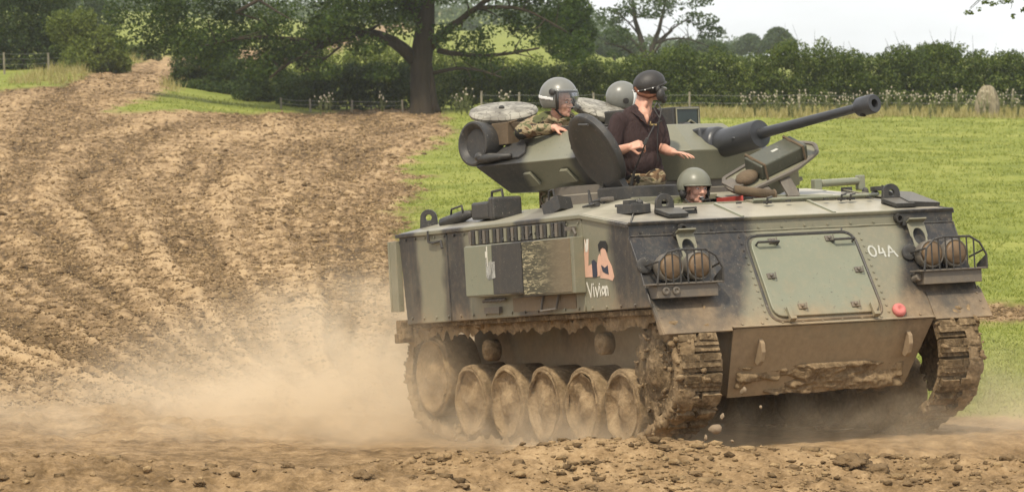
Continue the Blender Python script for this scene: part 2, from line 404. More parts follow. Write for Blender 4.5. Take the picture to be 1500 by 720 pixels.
def pasture():
    n = 75000; u = rng.uniform(0, 1, n); d = 1 / (1 / 41.5 + u * (1 / 190 - 1 / 41.5)); s = rng.uniform(-.118, .118, n); x = d * s; y = d - CAM_D
    k = grass_mask(x, y) > .5 + rng.uniform(-.3, .3, n); k &= ~((np.abs(x - 1.4) < 2.2) & (np.abs(y) < 2.6)); x, y, d = x[k], y[k], d[k]
    h = np.clip(.03 + .00035 * d + .025 * np.maximum(0, fbm(x * .8, y * .10, 3, 80)), .03, .16)
    tufts('pasture_grass', x, y, h, .006 + d * .00022, 4, M_grass, 'short sunlit pasture grass behind and beside the vehicle', .8)
    M_dry = leafy('dry_grass', [(.2, (.20, .18, .06)), (.55, (.36, .30, .13)), (.85, (.46, .40, .22))], .3, .8, .4)
    n = 4200; s = rng.uniform(.03, .118, n); d = rng.uniform(173, 186, n); x = d * s; y = d - CAM_D
    tufts('dry_grass', x, y, rng.uniform(.10, .35, n), np.full(n, .035), 4, M_dry, 'strip of tall bleached grass in front of the hedge', .35)
    n = 2600; x = rng.uniform(-19.5, -13.0, n); y = rng.uniform(150, 200, n); g = grass_mask(x, y); k = g > .4; x, y = x[k], y[k]
    tufts('verge_grass', x, y, rng.uniform(.15, .55, len(x)), np.full(len(x), .04), 5, M_dry, 'straggly pale grass along the verge of the dirt track', .4)
pasture()
# ------------------------------------------------------------------ foliage
def at(px, d):
    """ground point on the bearing px (photo pixels) at distance d from the camera"""
    x = (px - 750) / 7200 * d; y = d - CAM_D
    return x, y, float(ground_base(np.array([x]), np.array([y]))[0])
def leaf_cards(P, size, up=.3, asp=.55):
    """P (n,3) leaf centres -> rhombus leaves, each its own island"""
    n = len(P); N = rng.normal(0, 1, (n, 3)); N[:, 2] += up * 2; N /= np.linalg.norm(N, axis=1)[:, None]
    A = np.cross(N, rng.normal(0, 1, (n, 3))); A /= np.linalg.norm(A, axis=1)[:, None]; B = np.cross(N, A)
    s = (size * rng.uniform(.6, 1.3, n))[:, None]
    V = np.stack([P - A * s * .5, P + B * s * asp * .5 + A * s * .05, P + A * s * .5, P - B * s * asp * .5 + A * s * .05], 1).reshape(-1, 3)
    return V, np.arange(len(V)).reshape(-1, 4)
def blob_points(blobs, n, shell=.55, gap=.0, sd=0, gs=1.3):
    """points in a union of ellipsoids [(c, r)], denser near the surface, with gaps"""
    c = np.array([b[0] for b in blobs], float); r = np.array([b[1] for b in blobs], float)
    wt = np.prod(r, 1) ** (2 / 3); k = rng.choice(len(c), n, p=wt / wt.sum())
    v = rng.normal(0, 1, (n, 3)); v /= np.linalg.norm(v, axis=1)[:, None]; q = rng.uniform(0, 1, n) ** (1 / 3 * shell)
    P = c[k] + v * r[k] * (q * rng.normal(1, .07, n))[:, None]
    if gap:
        f = fbm(P[:, 0] * gs + P[:, 1] * .7, P[:, 2] * gs * 1.2 + P[:, 1] * .4, 3, 90 + sd); P = P[f > -.5 + gap]
    return P
def limb(mb, a, b, r0, r1, bend=.15, n=7, sides=8, wob=None):
    a, b = Vector(a), Vector(b); wv = Vector((random.uniform(-1, 1), random.uniform(-1, 1), random.uniform(-.3, 1))) * (b - a).length * bend
    if wob is not None: wv = Vector(wob)
    pts = [a.lerp(b, t / n) + wv * math.sin(math.pi * t / n) + Vector((random.uniform(-1, 1), random.uniform(-1, 1), random.uniform(-1, 1))) * r0 * .18 for t in range(n + 1)]
    mb.tube(pts, [r0 + (r1 - r0) * (t / n) ** .8 for t in range(n + 1)], sides); return pts
def bark(name, c):
    g = G(name); p = g.obj(); q = g.mapping(p, (3, 3, .6)); f = g.noise(q, 3, 6, .65)
    g.bsdf(g.mix(f, tuple(v * .45 for v in c), tuple(v * 1.6 for v in c)), .9, 0, g.bump(f, .9, .06), .15); return g.m
M_bark = bark('oak_bark', (.048, .038, .026)); M_bark2 = bark('grey_bark', (.06, .052, .042))
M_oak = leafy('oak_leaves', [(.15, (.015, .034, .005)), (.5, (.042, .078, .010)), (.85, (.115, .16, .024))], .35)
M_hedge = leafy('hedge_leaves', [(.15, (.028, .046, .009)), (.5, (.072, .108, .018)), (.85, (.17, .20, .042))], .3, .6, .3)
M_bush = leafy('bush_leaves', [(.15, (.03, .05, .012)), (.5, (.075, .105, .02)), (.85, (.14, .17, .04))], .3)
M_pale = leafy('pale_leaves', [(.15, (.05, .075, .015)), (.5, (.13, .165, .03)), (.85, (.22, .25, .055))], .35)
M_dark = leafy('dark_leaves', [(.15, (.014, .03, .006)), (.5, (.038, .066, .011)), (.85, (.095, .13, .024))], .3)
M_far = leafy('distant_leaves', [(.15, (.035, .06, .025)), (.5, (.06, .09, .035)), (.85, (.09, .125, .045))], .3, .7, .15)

def tree(name, label, x, y, z, trunk, limbs, blobs, nl, size, lm, bm_, group=None, gap=.15, sd=0, shell=.55, twigs=0):
    root = empty(name, (x, y, z), label, 'tree', group)
    mb = MB()
    for t in trunk: mb.tube(t[0], t[1], 12)
    mb.build('trunk', bm_, root, smooth='full')
    if limbs:
        mb = MB(); ends = []
        for a, b, r0, r1, wob in limbs:
            pts = limb(mb, a, b, r0, r1, .1, 8, 7, wob)
            for _ in range(twigs):
                p = pts[random.randint(3, len(pts) - 1)]; q = p + Vector((random.uniform(-1, 1), random.uniform(-1, 1), random.uniform(-.5, 1))) * (Vector(b) - Vector(a)).length * .3
                limb(mb, p, q, max(r1, r0 * .3), .012, .15, 5, 4)
        mb.build('limb', bm_, root, smooth='full')
    P = blob_points(blobs, nl, shell, gap, sd); V, F = leaf_cards(P, size, .25)
    link('crown', fast_mesh('crown', V, F), lm, root); return root

def plants():
    # the big oak standing on the edge of the dirt
    x, y, z = at(620, 182); ox = 182 / 7200
    def o(px, py, dy=0.0): return ((px - 620) * ox, dy, (158 - py) * ox)
    trunk = [([(0, 0, -.3), o(620, 158), o(617, 130), o(616, 100), o(618, 72), o(622, 40), o(624, 0), o(630, -60), o(622, -140)], [.62, .51, .42, .39, .42, .38, .34, .30, .2]),
             ([o(640, 160, -.2), o(634, 140, -.15), o(632, 115, -.1), o(628, 85, 0)], [.22, .17, .15, .13])]
    limbs = [(o(608, 78), o(470, 60, -1.0), .27, .12, (0, 0, .75)), (o(520, 46, -.5), o(400, 105, -2.0), .12, .04, (0, 0, .25)), (o(630, 60), o(720, -10, -1), .2, .08, (0, 0, .1)),
             (o(616, 20), o(480, -60, 1), .24, .1, (0, 0, .3)), (o(630, 100), o(735, 105, -1.5), .09, .03, (0, 0, .25)), (o(640, 66), o(790, 62, -.5), .12, .04, (0, 0, -.25)), (o(628, -20), o(760, -110, 1), .22, .08, (0, 0, .4)),
             (o(624, -60), o(560, -190, 0), .2, .06, (0, 0, 0)), (o(616, 0), o(350, 10, -2), .2, .06, (0, 0, 1.0)), (o(480, 58, -1), o(300, 60, -2), .11, .03, (0, 0, .3)), (o(700, 5, -1), o(830, 40, -1), .09, .03, (0, 0, .4)), (o(500, 60, -.8), o(440, 100, -1.4), .05, .02, (0, 0, -.1))]
    bl = []
    def b(px, py, rx, rz, dy=0, ry=None): bl.append((o(px, py, dy), (rx * ox, ry or rx * ox * .9, rz * ox)))
    for q in [(215, 10, 62, 36), (285, 20, 72, 44), (360, 30, 70, 38), (330, 72, 42, 24), (395, 88, 40, 26), (430, 40, 60, 34), (500, 15, 60, 28), (560, 2, 60, 26), (450, 75, 28, 18), (530, -30, 90, 40), (640, -40, 100, 40), (690, 62, 40, 26), (720, 25, 46, 26), (775, 15, 40, 26),
              (735, 92, 34, 14), (820, 40, 42, 36), (835, 70, 26, 20), (690, 100, 20, 8), (780, -40, 90, 40), (250, -50, 110, 50), (400, -60, 130, 60), (600, -120, 200, 70), (400, -150, 150, 60), (760, -110, 120, 60), (600, -210, 180, 70), (200, 55, 30, 16), (655, 45, 26, 20), (255, 55, 40, 20), (470, 95, 34, 14), (540, 60, 30, 16), (500, 45, 50, 16), (420, 65, 50, 24), (380, 60, 60, 30), (590, 30, 30, 20), (450, 20, 80, 30), (560, 100, 26, 12), (300, 50, 60, 30), (760, 50, 34, 22)]: b(*q, dy=random.uniform(-1.5, 1.0))
    tree('oak_tree', 'large old oak with a thick dark trunk and spreading low crown', x, y, z, trunk, limbs, bl, 115000, .15, M_oak, M_bark, gap=.30, sd=1, shell=.8, twigs=7)

    # open branching tree behind the hedge
    x, y, z = at(948, 232); k = 232 / 7200
    def o2(px, py, dy=0.0): return ((px - 948) * k, dy, (100 - py) * k)
    trunk = [([o2(948, 110), o2(947, 70), o2(944, 40), o2(938, 15), o2(930, -10), o2(925, -50)], [.24, .2, .17, .13, .1, .05]), ([o2(951, 100), o2(953, 60), o2(955, 30), o2(965, 5), o2(975, -40)], [.2, .16, .13, .1, .05])]
    limbs = [(o2(945, 60), o2(905, 28), .1, .05, (0, 0, .2)), (o2(940, 60), o2(872, 65), .1, .04, (0, 0, -.25)), (o2(953, 45), o2(985, 5), .08, .03, (0, 0, .1)), (o2(944, 40), o2(900, 5), .07, .03, (0, 0, .2)),
             (o2(957, 25), o2(1040, 30), .07, .02, (0, 0, .35)), (o2(955, 30), o2(1005, -10), .07, .03, (0, 0, .1)), (o2(905, 28), o2(885, 25), .05, .02, (0, 0, .05)), (o2(938, 15), o2(905, -20), .06, .02, (0, 0, .1)), (o2(872, 65), o2(868, 50), .04, .02, (0, 0, .05))]
    bl = []
    for px, py, rx, rz in [(985, 40, 34, 24), (960, 55, 22, 16), (1010, 48, 20, 16), (1040, 8, 24, 10), (1020, -10, 34, 12), (1050, 32, 14, 10), (905, 12, 26, 12), (890, -15, 30, 14), (950, -30, 46, 18), (925, 50, 14, 8), (1000, -45, 50, 20), (900, 40, 12, 7), (955, 20, 30, 14)]: bl.append((o2(px, py, random.uniform(-.8, .8)), (rx * k, rx * k * .8, rz * k)))
    tree('ash_tree', 'slender open tree with forked bare boughs behind the hedge', x, y, z, trunk, limbs, bl, 9000, .17, M_far, M_bark2, gap=.42, sd=2, twigs=8)

    # small tree in front of the hills, right of the oak
    def small(name, label, px, py0, d, parts, nl, size, lm, gap=.2, grp=None, bm_=M_bark2, sd=3):
        x, y, z = at(px, d); k = d / 7200
        zb = z; f = lambda u, v: ((u - px) * k, random.uniform(-.6, .6), (py0 - v) * k)
        top = min(p[1] for p in parts)
        h = (py0 - top) * k
        bl = [(f(u, v), (a * k, a * k * .9, c * k)) for u, v, a, c in parts]
        zz = CAM_H - (py0 - 79) * d / 7200
        return tree(name, label, x, y, zz, [([(0, 0, -.8 - (zz - z) if zz > z else -.6), (0, 0, h * .3), (.05, 0, h * .75)], [.14 + h * .012, .1 + h * .01, .04])], [], bl, nl, size, lm, bm_, grp, gap, sd)
    small('alder_tree', 'dense dark green tree between the oak and the open tree', 838, 100, 205, [(825, 35, 34, 32), (850, 50, 26, 26), (835, 72, 36, 20), (812, 60, 24, 22), (845, 15, 24, 22), (820, 0, 30, 20)], 15000, .14, M_oak, .22)
    # left side: dark wood edge, one pale bush, bluish trees behind
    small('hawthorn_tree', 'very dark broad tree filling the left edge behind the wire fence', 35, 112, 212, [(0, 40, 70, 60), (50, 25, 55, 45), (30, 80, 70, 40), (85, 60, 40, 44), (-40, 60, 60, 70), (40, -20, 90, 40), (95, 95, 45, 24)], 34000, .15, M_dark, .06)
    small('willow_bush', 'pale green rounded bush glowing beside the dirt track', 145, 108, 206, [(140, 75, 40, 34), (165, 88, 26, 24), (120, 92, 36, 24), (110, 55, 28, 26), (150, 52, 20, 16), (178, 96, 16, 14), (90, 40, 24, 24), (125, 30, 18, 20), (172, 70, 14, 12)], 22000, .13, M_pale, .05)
    small('ash_tree', 'hazy bluish tree top left of the oak crown', 140, 75, 300, [(115, 5, 45, 40), (150, 28, 30, 26), (95, 35, 30, 30), (120, -30, 60, 30)], 9000, .24, M_far, .1, sd=5)
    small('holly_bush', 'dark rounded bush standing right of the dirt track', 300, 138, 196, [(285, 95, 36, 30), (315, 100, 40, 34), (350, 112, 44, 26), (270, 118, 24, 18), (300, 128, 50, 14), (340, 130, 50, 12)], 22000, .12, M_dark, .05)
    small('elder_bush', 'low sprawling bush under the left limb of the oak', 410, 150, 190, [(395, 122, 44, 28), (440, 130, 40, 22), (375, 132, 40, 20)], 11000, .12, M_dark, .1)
    # hazy trees far beyond the hedge
    small('distant_tree', 'rounded hazy grey green tree, taller of the far pair', 1140, 82, 520, [(1140, 58, 20, 16), (1152, 66, 16, 12), (1128, 66, 14, 12), (1138, 48, 12, 8)], 5200, .42, M_far, .06, 'hazy trees beyond the right hedge')
    small('distant_tree', 'smaller hazy tree left of the tallest far tree', 1098, 84, 560, [(1098, 62, 16, 12), (1085, 70, 14, 10), (1112, 70, 14, 10)], 4000, .42, M_far, .06, 'hazy trees beyond the right hedge')
    small('distant_tree', 'low hazy grey dome of a tree above the right hedge', 1368, 92, 430, [(1368, 78, 28, 12), (1350, 84, 22, 10), (1390, 84, 20, 9)], 4500, .34, M_far, .06, 'hazy trees beyond the right hedge')
    small('distant_tree', 'grey hazy tree showing between the boughs of the open tree', 900, 90, 470, [(895, 62, 24, 18), (880, 72, 18, 14), (918, 70, 18, 14)], 4500, .38, M_far, .08, 'hazy trees beyond the right hedge')
    small('distant_tree', 'hazy tree at the foot of the open tree on its right', 1030, 92, 440, [(1030, 70, 26, 12), (1055, 74, 20, 9), (1005, 70, 20, 12)], 4500, .36, M_far, .08, 'hazy trees beyond the right hedge')
    small('distant_tree', 'pale far tree above the hill right of the oak trunk', 690, 66, 620, [(690, 42, 14, 14), (678, 50, 12, 10), (702, 54, 14, 10)], 3000, .5, M_far, .1, 'hazy trees beyond the right hedge')
    # wooded ridge on the horizon
    pts = []
    for px in range(-60, 1100, 9):
        d = 760 + random.uniform(-60, 120); x, y, z = at(px, d); pts.append(((x, y, z + 1.2), (random.uniform(2.2, 4), 3, random.uniform(1.6, 3.4))))
    P = blob_points(pts, 26000, .5); V, F = leaf_cards(P, .75); tag(link('far_wood', fast_mesh('far_wood', V, F), M_far), 'hazy wooded ridge closing the far fields', 'woodland', kind='stuff')

    # hedges
    def hedge(label, pts, nl, size, mt, group='hedgerow'):
        """pts: (px, d, height, depth)"""
        x0, y0, z0 = at(*pts[len(pts) // 2][:2]); root = empty('hedge', (x0, y0, z0), label, 'hedge', group)
        bl = []; mb = MB()
        for (a, b) in zip(pts, pts[1:]):
            n = max(2, int(abs(b[0] - a[0]) / 9))
            for i in range(n):
                t = i / n; px, d, h, dp = (u + (v - u) * t for u, v in zip(a, b)); x, y, z = at(px, d)
                h *= 1 + .30 * fbm(np.array([px * .021]), np.array([d * .1]), 3, 5)[0]
                for q in range(3): bl.append(((x - x0 + random.uniform(-.2, .2), y - y0 + random.uniform(-.3, .3) * dp, z - z0 + h * (.22 + .29 * q) * random.uniform(.92, 1.06)), (.42, dp * random.uniform(.35, .5), h * random.uniform(.17, .24))))
                if i % 2 == 0:
                    sx = x - x0 + random.uniform(-.2, .2); mb.tube([(sx, y - y0, z - z0 - .2), (sx + random.uniform(-.2, .2), y - y0, z - z0 + h * .9), (sx + random.uniform(-.3, .3), y - y0 + random.uniform(-.3, .3), z - z0 + h * random.uniform(1.0, 1.3))], [.03, .014, .004], 4)
        P = blob_points(bl, nl, .6, .10, 4, 2.2); V, F = leaf_cards(P, size, .35)
        link('foliage', fast_mesh('foliage', V, F), mt, root); mb.build('stem', M_bark2, root)
        return root
    hedge('long shaggy green hedge running behind the pasture on the right', [(985, 187, 2.15, 1.5), (1100, 187, 2.3, 1.5), (1200, 187, 2.45, 1.5), (1300, 187, 2.3, 1.5), (1345, 187, 2.75, 1.6), (1420, 187, 2.2, 1.5), (1500, 187, 2.1, 1.5), (1600, 187, 2.1, 1.5)], 100000, .11, M_hedge)
    hedge('clipped green hedge behind the crew, right of the oak trunk', [(640, 188, 1.75, 1.5), (720, 188, 1.75, 1.4), (860, 188, 1.95, 1.5), (985, 188, 2.15, 1.5)], 44000, .11, M_hedge)
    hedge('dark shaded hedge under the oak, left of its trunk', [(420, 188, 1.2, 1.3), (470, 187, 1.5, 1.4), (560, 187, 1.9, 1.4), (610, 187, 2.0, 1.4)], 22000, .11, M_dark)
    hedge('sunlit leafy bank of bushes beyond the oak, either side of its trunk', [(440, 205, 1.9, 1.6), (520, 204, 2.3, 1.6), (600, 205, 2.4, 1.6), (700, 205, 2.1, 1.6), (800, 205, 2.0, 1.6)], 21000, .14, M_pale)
    hedge('low pale hedge beside the top of the dirt track', [(150, 245, .8, 1.2), (200, 245, .9, 1.2), (232, 245, 1.0, 1.2)], 7000, .13, M_bush)

    # branch of a tree out of frame, hanging in at the top right
    x, y, z = at(1610, 96); k = 96 / 7200; f = lambda u, v, dy=0: ((u - 1610) * k, dy, CAM_H - z - (v - 79) * k)
    tr = [([(0, 0, -.3), (0, 0, 2), (.05, 0, 5.5)], [.2, .16, .06])]
    lb = [((0, 0, 3.2), f(1500, -40), .07, .03, (0, 0, .3)), (f(1500, -40), f(1420, 12), .02, .006, (0, 0, .12)), (f(1490, -35), f(1480, 14), .016, .004, (0, 0, 0)), (f(1440, -4), f(1412, 22), .008, .003, (0, 0, 0))]
    bl = [(f(1418, 19), (.10, .1, .045)), (f(1450, 5), (.2, .15, .06)), (f(1472, 2), (.16, .12, .06)), (f(1483, 26), (.05, .05, .08)), (f(1500, -25), (.4, .3, .2)), (f(1600, -90), (1.5, 1.5, 1.2)), (f(1433, 14), (.06, .05, .04)), (f(1498, 14), (.06, .05, .05))]
    tree('lime_tree', 'leafy twigs hanging into the sky at the top right', x, y, z, tr, lb, bl, 9000, .075, M_bush, M_bark2, None, 0, 6, 1.0)
    # thistles and seed heads along the hedge foot
    M_stalk = leafy('thistle_stalk', [(.2, (.09, .11, .035)), (.8, (.20, .21, .09))], .2, .7, 3)
    M_fluff = simple('thistle_down', (.46, .40, .30), .9, 0, .35, 30, 0)
    protos = []
    for v in range(4):
        mb = MB(); ml = MB(); r_ = random.Random(v); hd = []
        for s in range(5 + v):
            a = r_.uniform(0, 6.28); h = r_.uniform(.5, .95); q = Vector((math.cos(a), math.sin(a), 0)) * r_.uniform(.03, .2); p1 = q * .5 + Vector((0, 0, h * .6)); p2 = q * 1.4 + Vector((0, 0, h))
            mb.tube([(0, 0, -.05), p1, p2], [.012, .009, .005], 4); hd.append(p2)
            for l in range(5):
                c = Vector((0, 0, 0)).lerp(p1, r_.uniform(.2, 1)); e = c + Vector((r_.uniform(-.16, .16), r_.uniform(-.16, .16), r_.uniform(0, .1))); sd = (e - c).cross(Vector((0, 0, 1))).normalized() * .025
                mb.add([c, (c + e) / 2 + sd, e, (c + e) / 2 - sd], [(0, 1, 2, 3)])
        for p in hd: ml.ell(p, (.026, .026, .034), 7, 5)
        protos.append((mb.mesh('stem'), ml.mesh('seed_head')))
    for a, b in protos: a.materials.append(M_stalk); b.materials.append(M_fluff)
    px = list(np.linspace(1085, 1490, 44) + rng.uniform(-5, 5, 44)) + [470, 478, 484, 560, 668, 676, 684, 735, 742]
    for i, p in enumerate(px):
        d = random.uniform(173, 181); x, y, z = at(p, d); v = protos[i % 4]; sc = random.uniform(.7, 1.05)
        o = empty('thistle_plant', Matrix.LocRotScale((x, y, float(ground_z(np.array([x]), np.array([y]))[0])), Matrix.Rotation(random.uniform(0, 6), 3, 'Z').to_quaternion(), (sc, sc, sc)),
                  'pale seeding thistle at the foot of the hedge on the right' if p > 1000 else 'pale seeding thistle at the edge of the dirt near the oak', 'thistle', 'thistles along the right hedge' if p > 1000 else 'thistles near the oak')
        link('stem', v[0], None, o); link('seed_head', v[1], None, o)['kind'] = 'stuff'

    # weathered upright stump at the hedge
    x, y, z = at(1446, 176.5); k = 179 / 7200
    mb = MB(); V = []; n = 40; m = 18
    for j in range(m + 1):
        t = j / m; hh = t * 1.15; wd = .45 * math.sqrt(max(0.0, 1 - (t * .98) ** 2.6)) + .02
        for i in range(n):
            a = 2 * math.pi * i / n; gr = 1 - .14 * math.exp(-((((a + .9 + .3 * t) % 1.57) - .8) / .16) ** 2) * (1 - t * .5) + .06 * float(vnoise(np.array([i * .5]), np.array([j * .3]), 3)[0])
            V.append((math.cos(a) * wd * gr, math.sin(a) * wd * .6 * gr, hh))
    F = [(j * n + i, j * n + (i + 1) % n, (j + 1) * n + (i + 1) % n, (j + 1) * n + i) for j in range(m) for i in range(n)] + [tuple(range(m * n, m * n + n))]
    mb.add(V, F); g = G('weathered_wood'); p = g.obj(); f = g.noise(g.mapping(p, (7, 7, 1.2)), 2.5, 6, .6)
    g.bsdf(g.ramp(f, [(.3, (.10, .085, .055)), (.5, (.25, .21, .14)), (.7, (.36, .32, .22))]), .9, 0, g.bump(f, .8, .05), .1)
    o = mb.build('tree_stump', g.m, smooth='full'); o.location = (x, y, z - .03); tag(o, 'rounded grey brown stump standing upright before the right hedge', 'stump')

    # wire fences with wooden posts
    M_post = bark('fence_post', (.26, .23, .17)); M_wire = simple('fence_wire', (.30, .29, .27), .5, .6, .1)
    def fence(label, posts, h, r, wires):
        P = [at(px, d) for px, d in posts]; x0, y0, z0 = P[0]; root = empty('wire_fence', (x0, y0, z0), label, 'fence', 'wire fences')
        mb = MB(); mb.lathe([(r, -.3), (r * .95, h * .5), (r * .9, h - .02), (r * .6, h)], 8); me = mb.mesh('post'); me.materials.append(M_post)
        for i, (x, y, z) in enumerate(P):
            o = link('post', me, None, root, Matrix.Translation((x - x0, y - y0, z - z0)) @ Matrix.Rotation(random.uniform(-.05, .05), 4, 'Y') @ Matrix.Rotation(random.uniform(0, 3), 4, 'Z'))
            o.scale.z = random.uniform(.9, 1.1)
        for wz in wires:
            mb = MB(); pts = []
            for a, b in zip(P, P[1:]):
                for t in np.linspace(0, 1, 7)[:-1]: q = [u + (v - u) * t for u, v in zip(a, b)]; pts.append((q[0] - x0, q[1] - y0 - r, q[2] - z0 + wz - .12 * t * (1 - t)))
            pts.append((P[-1][0] - x0, P[-1][1] - y0 - r, P[-1][2] - z0 + wz)); mb.tube(pts, .007, 4); mb.build('wire', M_wire, root)
    fence('wire fence on pale posts along the foot of the right hedge', [(705, 181), (760, 181), (870, 181), (1010, 181), (1170, 181), (1300, 181), (1400, 181), (1482, 181), (1600, 181)], .80, .045, (.42, .70))
    fence('wire fence on leaning posts at the far left below dark trees', [(-40, 200), (7, 203), (72, 205), (105, 208), (130, 212), (165, 220)], .85, .045, (.4, .62, .82))
    fence('short wire fence by the hedge left of the oak trunk', [(412, 182), (455, 182), (515, 182), (590, 182)], .55, .04, (.3, .45))
plants()
# ------------------------------------------------------------------ the tracked vehicle
def pose(pitch, loc): return Matrix.Translation(loc) @ Matrix.Rotation(YAW, 4, 'Z') @ Matrix.Rotation(-R(pitch), 4, 'Y') @ Matrix.Rotation(R(1.5), 4, 'X')
M_H = pose(4.2, (1.409, 0, -.045)); M_T = pose(2.7, (1.409, 0, .046))     # sprung hull, running gear
T_IN_H = M_H.inverted() @ M_T
TUR = Matrix.Translation((-.5, .05, 2.0)) @ Matrix.Rotation(R(15), 4, 'Z')   # turret in the hull frame
veh = empty('armoured_vehicle', M_H, 'camouflaged green and black tracked armoured vehicle with open hatches, caked in mud', 'armoured vehicle')

DUST = (.40, .295, .175); MUD = (.235, .16, .09)
CAMO = ((-1.95, 'g'), (-1.42, 'd'), (-.92, 'g'), (-.05, 'd'), (.5, 'g'), (1.62, 'd'), (2.95, 'g'), (4.3, 'd'))
def paint(name, camo=True, base=(.184, .178, .124), dust=1.0, rough=.40, dark=(.024, .024, .026), lowdust=1.0, stops=CAMO):
    g = G(name); p = g.obj(veh); x = g.n('ShaderNodeSeparateXYZ'); g.l(p, x.inputs[0]); X, Y, Z = x.outputs
    col = base
    if camo:
        s = g.math('ADD', X, g.math('ADD', Y, 1.4)); s = g.math('ADD', s, g.math('MULTIPLY', g.math('SUBTRACT', Z, 1.5), .14))
        s = g.math('ADD', s, g.math('MULTIPLY', g.math('SUBTRACT', g.noise(p, 1.3, 3), .5), .40))
        k = g.math('DIVIDE', g.math('ADD', s, 2.6), 8.0, clamp=True)
        def q(v): return (v + 2.6) / 8.0
        st = []; cur = 'd'
        for v, nx in stops:
            a, b = (dark, base) if nx == 'g' else (base, dark); st += [(q(v - .05), a), (q(v + .05), b)]
        col = g.ramp(k, st)
    n1 = g.noise(p, 3.0, 6, .6); n2 = g.noise(p, 18, 5, .65)
    col = g.mix(g.map(n1, .35, .7, 0, .08), col, tuple(v * 1.6 + .02 for v in base))
    # rain streaks and scratches
    ch = g.noise(p, 45, 3, .5); col = g.mix(g.math('MULTIPLY', g.map(ch, .66, .70, 0, .7), g.map(n1, .45, .6)), col, (.05, .04, .032))
    st = g.noise(g.mapping(p, (14, 14, 1.1)), 1.5, 4, .6); col = g.mix(g.map(st, .56, .72, 0, .09 * dust), col, DUST)
    sc = g.noise(g.mapping(p, (3, 3, 3), (.6, .4, .8)), 16, 2, .4, 2.0); col = g.mix(g.map(sc, .68, .72, 0, .35), col, (.36, .34, .28))
    # dust: thrown up low on the hull, settled on what faces up
    ge = g.n('ShaderNodeNewGeometry'); sn = g.n('ShaderNodeSeparateXYZ'); g.l(ge.outputs['Normal'], sn.inputs[0])
    low = g.math('MULTIPLY', g.map(g.math('ADD', Z, g.math('MULTIPLY', g.math('SUBTRACT', n1, .5), .9)), .78, 1.34, 1, 0), .88 * lowdust)
    top = g.math('MULTIPLY', g.map(sn.outputs[2], .95, .99, 0, .66 * dust), g.map(n1, .3, .6, .55, 1))
    gen = g.map(n2, .42, .75, .0, .13 * dust)
    col = g.mix(gen, col, DUST); col = g.mix(top, col, (.50, .455, .36)); col = g.mix(low, col, g.mix(n2, (.20, .135, .075), DUST))
    ro = g.math('ADD', g.math('MULTIPLY', g.math('MAXIMUM', low, gen), .4), rough, clamp=True)
    g.bsdf(col, ro, 0, g.bump(g.math('ADD', n2, g.math('MULTIPLY', n1, .6)), .12, .01), .4); return g.m
M_paint = paint('camouflage_paint'); M_green = paint('olive_paint', False); M_black = paint('black_paint', False, (.035, .034, .032), .45, .5)
M_turp = paint('turret_paint', True, (.168, .165, .115), .5, .40, stops=((-.22, 'g'), (.52, 'd'), (.95, 'g'), (2.9, 'd')))
M_glac = paint('panel_paint', False, (.19, .20, .142), .8, .38)
M_bare = paint('worn_steel', False, (.12, .105, .085), .8, .5)
M_gun = simple('gun_metal', (.05, .051, .053), .38, .3, .3, 9, .1)
M_rust = simple('rusty_steel', (.20, .085, .04), .8, .1, .5, 14, .3)
M_red = simple('red_paint', (.42, .06, .045), .5, 0, .25); M_pink = simple('faded_red_rubber', (.50, .15, .13), .7, 0, .3, 20)
M_chalk = simple('faded_chalk', (.40, .40, .35), .8, 0, .45, 30, 0); M_white = simple('chalk_white', (.62, .60, .52), .8, 0, .3, 40, 0); M_skinp = simple('painted_skin', (.62, .38, .27), .7, 0, .12, 20, 0)
M_navy = simple('painted_navy', (.03, .035, .055), .7, 0, .2, 20, 0); M_blk = simple('painted_black', (.012, .011, .010), .7, 0, .2, 20, 0)
M_amber = simple('mud_brown_lens_cover', (.15, .095, .048), .55, 0, .5, 16, .25); M_hole_shade = simple('painted_hole_shade', (.012, .012, .012), .9, 0, .3)  # the last one is painted shade for the gun's openings
M_canv = simple('brown_canvas', (.12, .085, .05), .9, 0, .35, 14, .5); M_glass = simple('dark_glass', (.02, .03, .025), .12, 0, .4, 5, 0)
def mud(name, wet=1.0):
    g = G(name); p = g.obj(veh); n1 = g.noise(p, 7, 7, .68); n2 = g.noise(p, 34, 5, .6); f = g.math('ADD', g.math('MULTIPLY', n1, .6), g.math('MULTIPLY', n2, .4))
    g.bsdf(g.ramp(f, [(.3, (.085 * wet, .056 * wet, .03 * wet)), (.48, (.20 * wet, .14 * wet, .078 * wet)), (.66, (.36, .26, .15))]), .95, 0, g.bump(f, .9, .03), .1); return g.m
M_mud = mud('caked_mud'); M_mudd = mud('track_mud', .62); M_wheel = mud('dusty_mud', 1.15)

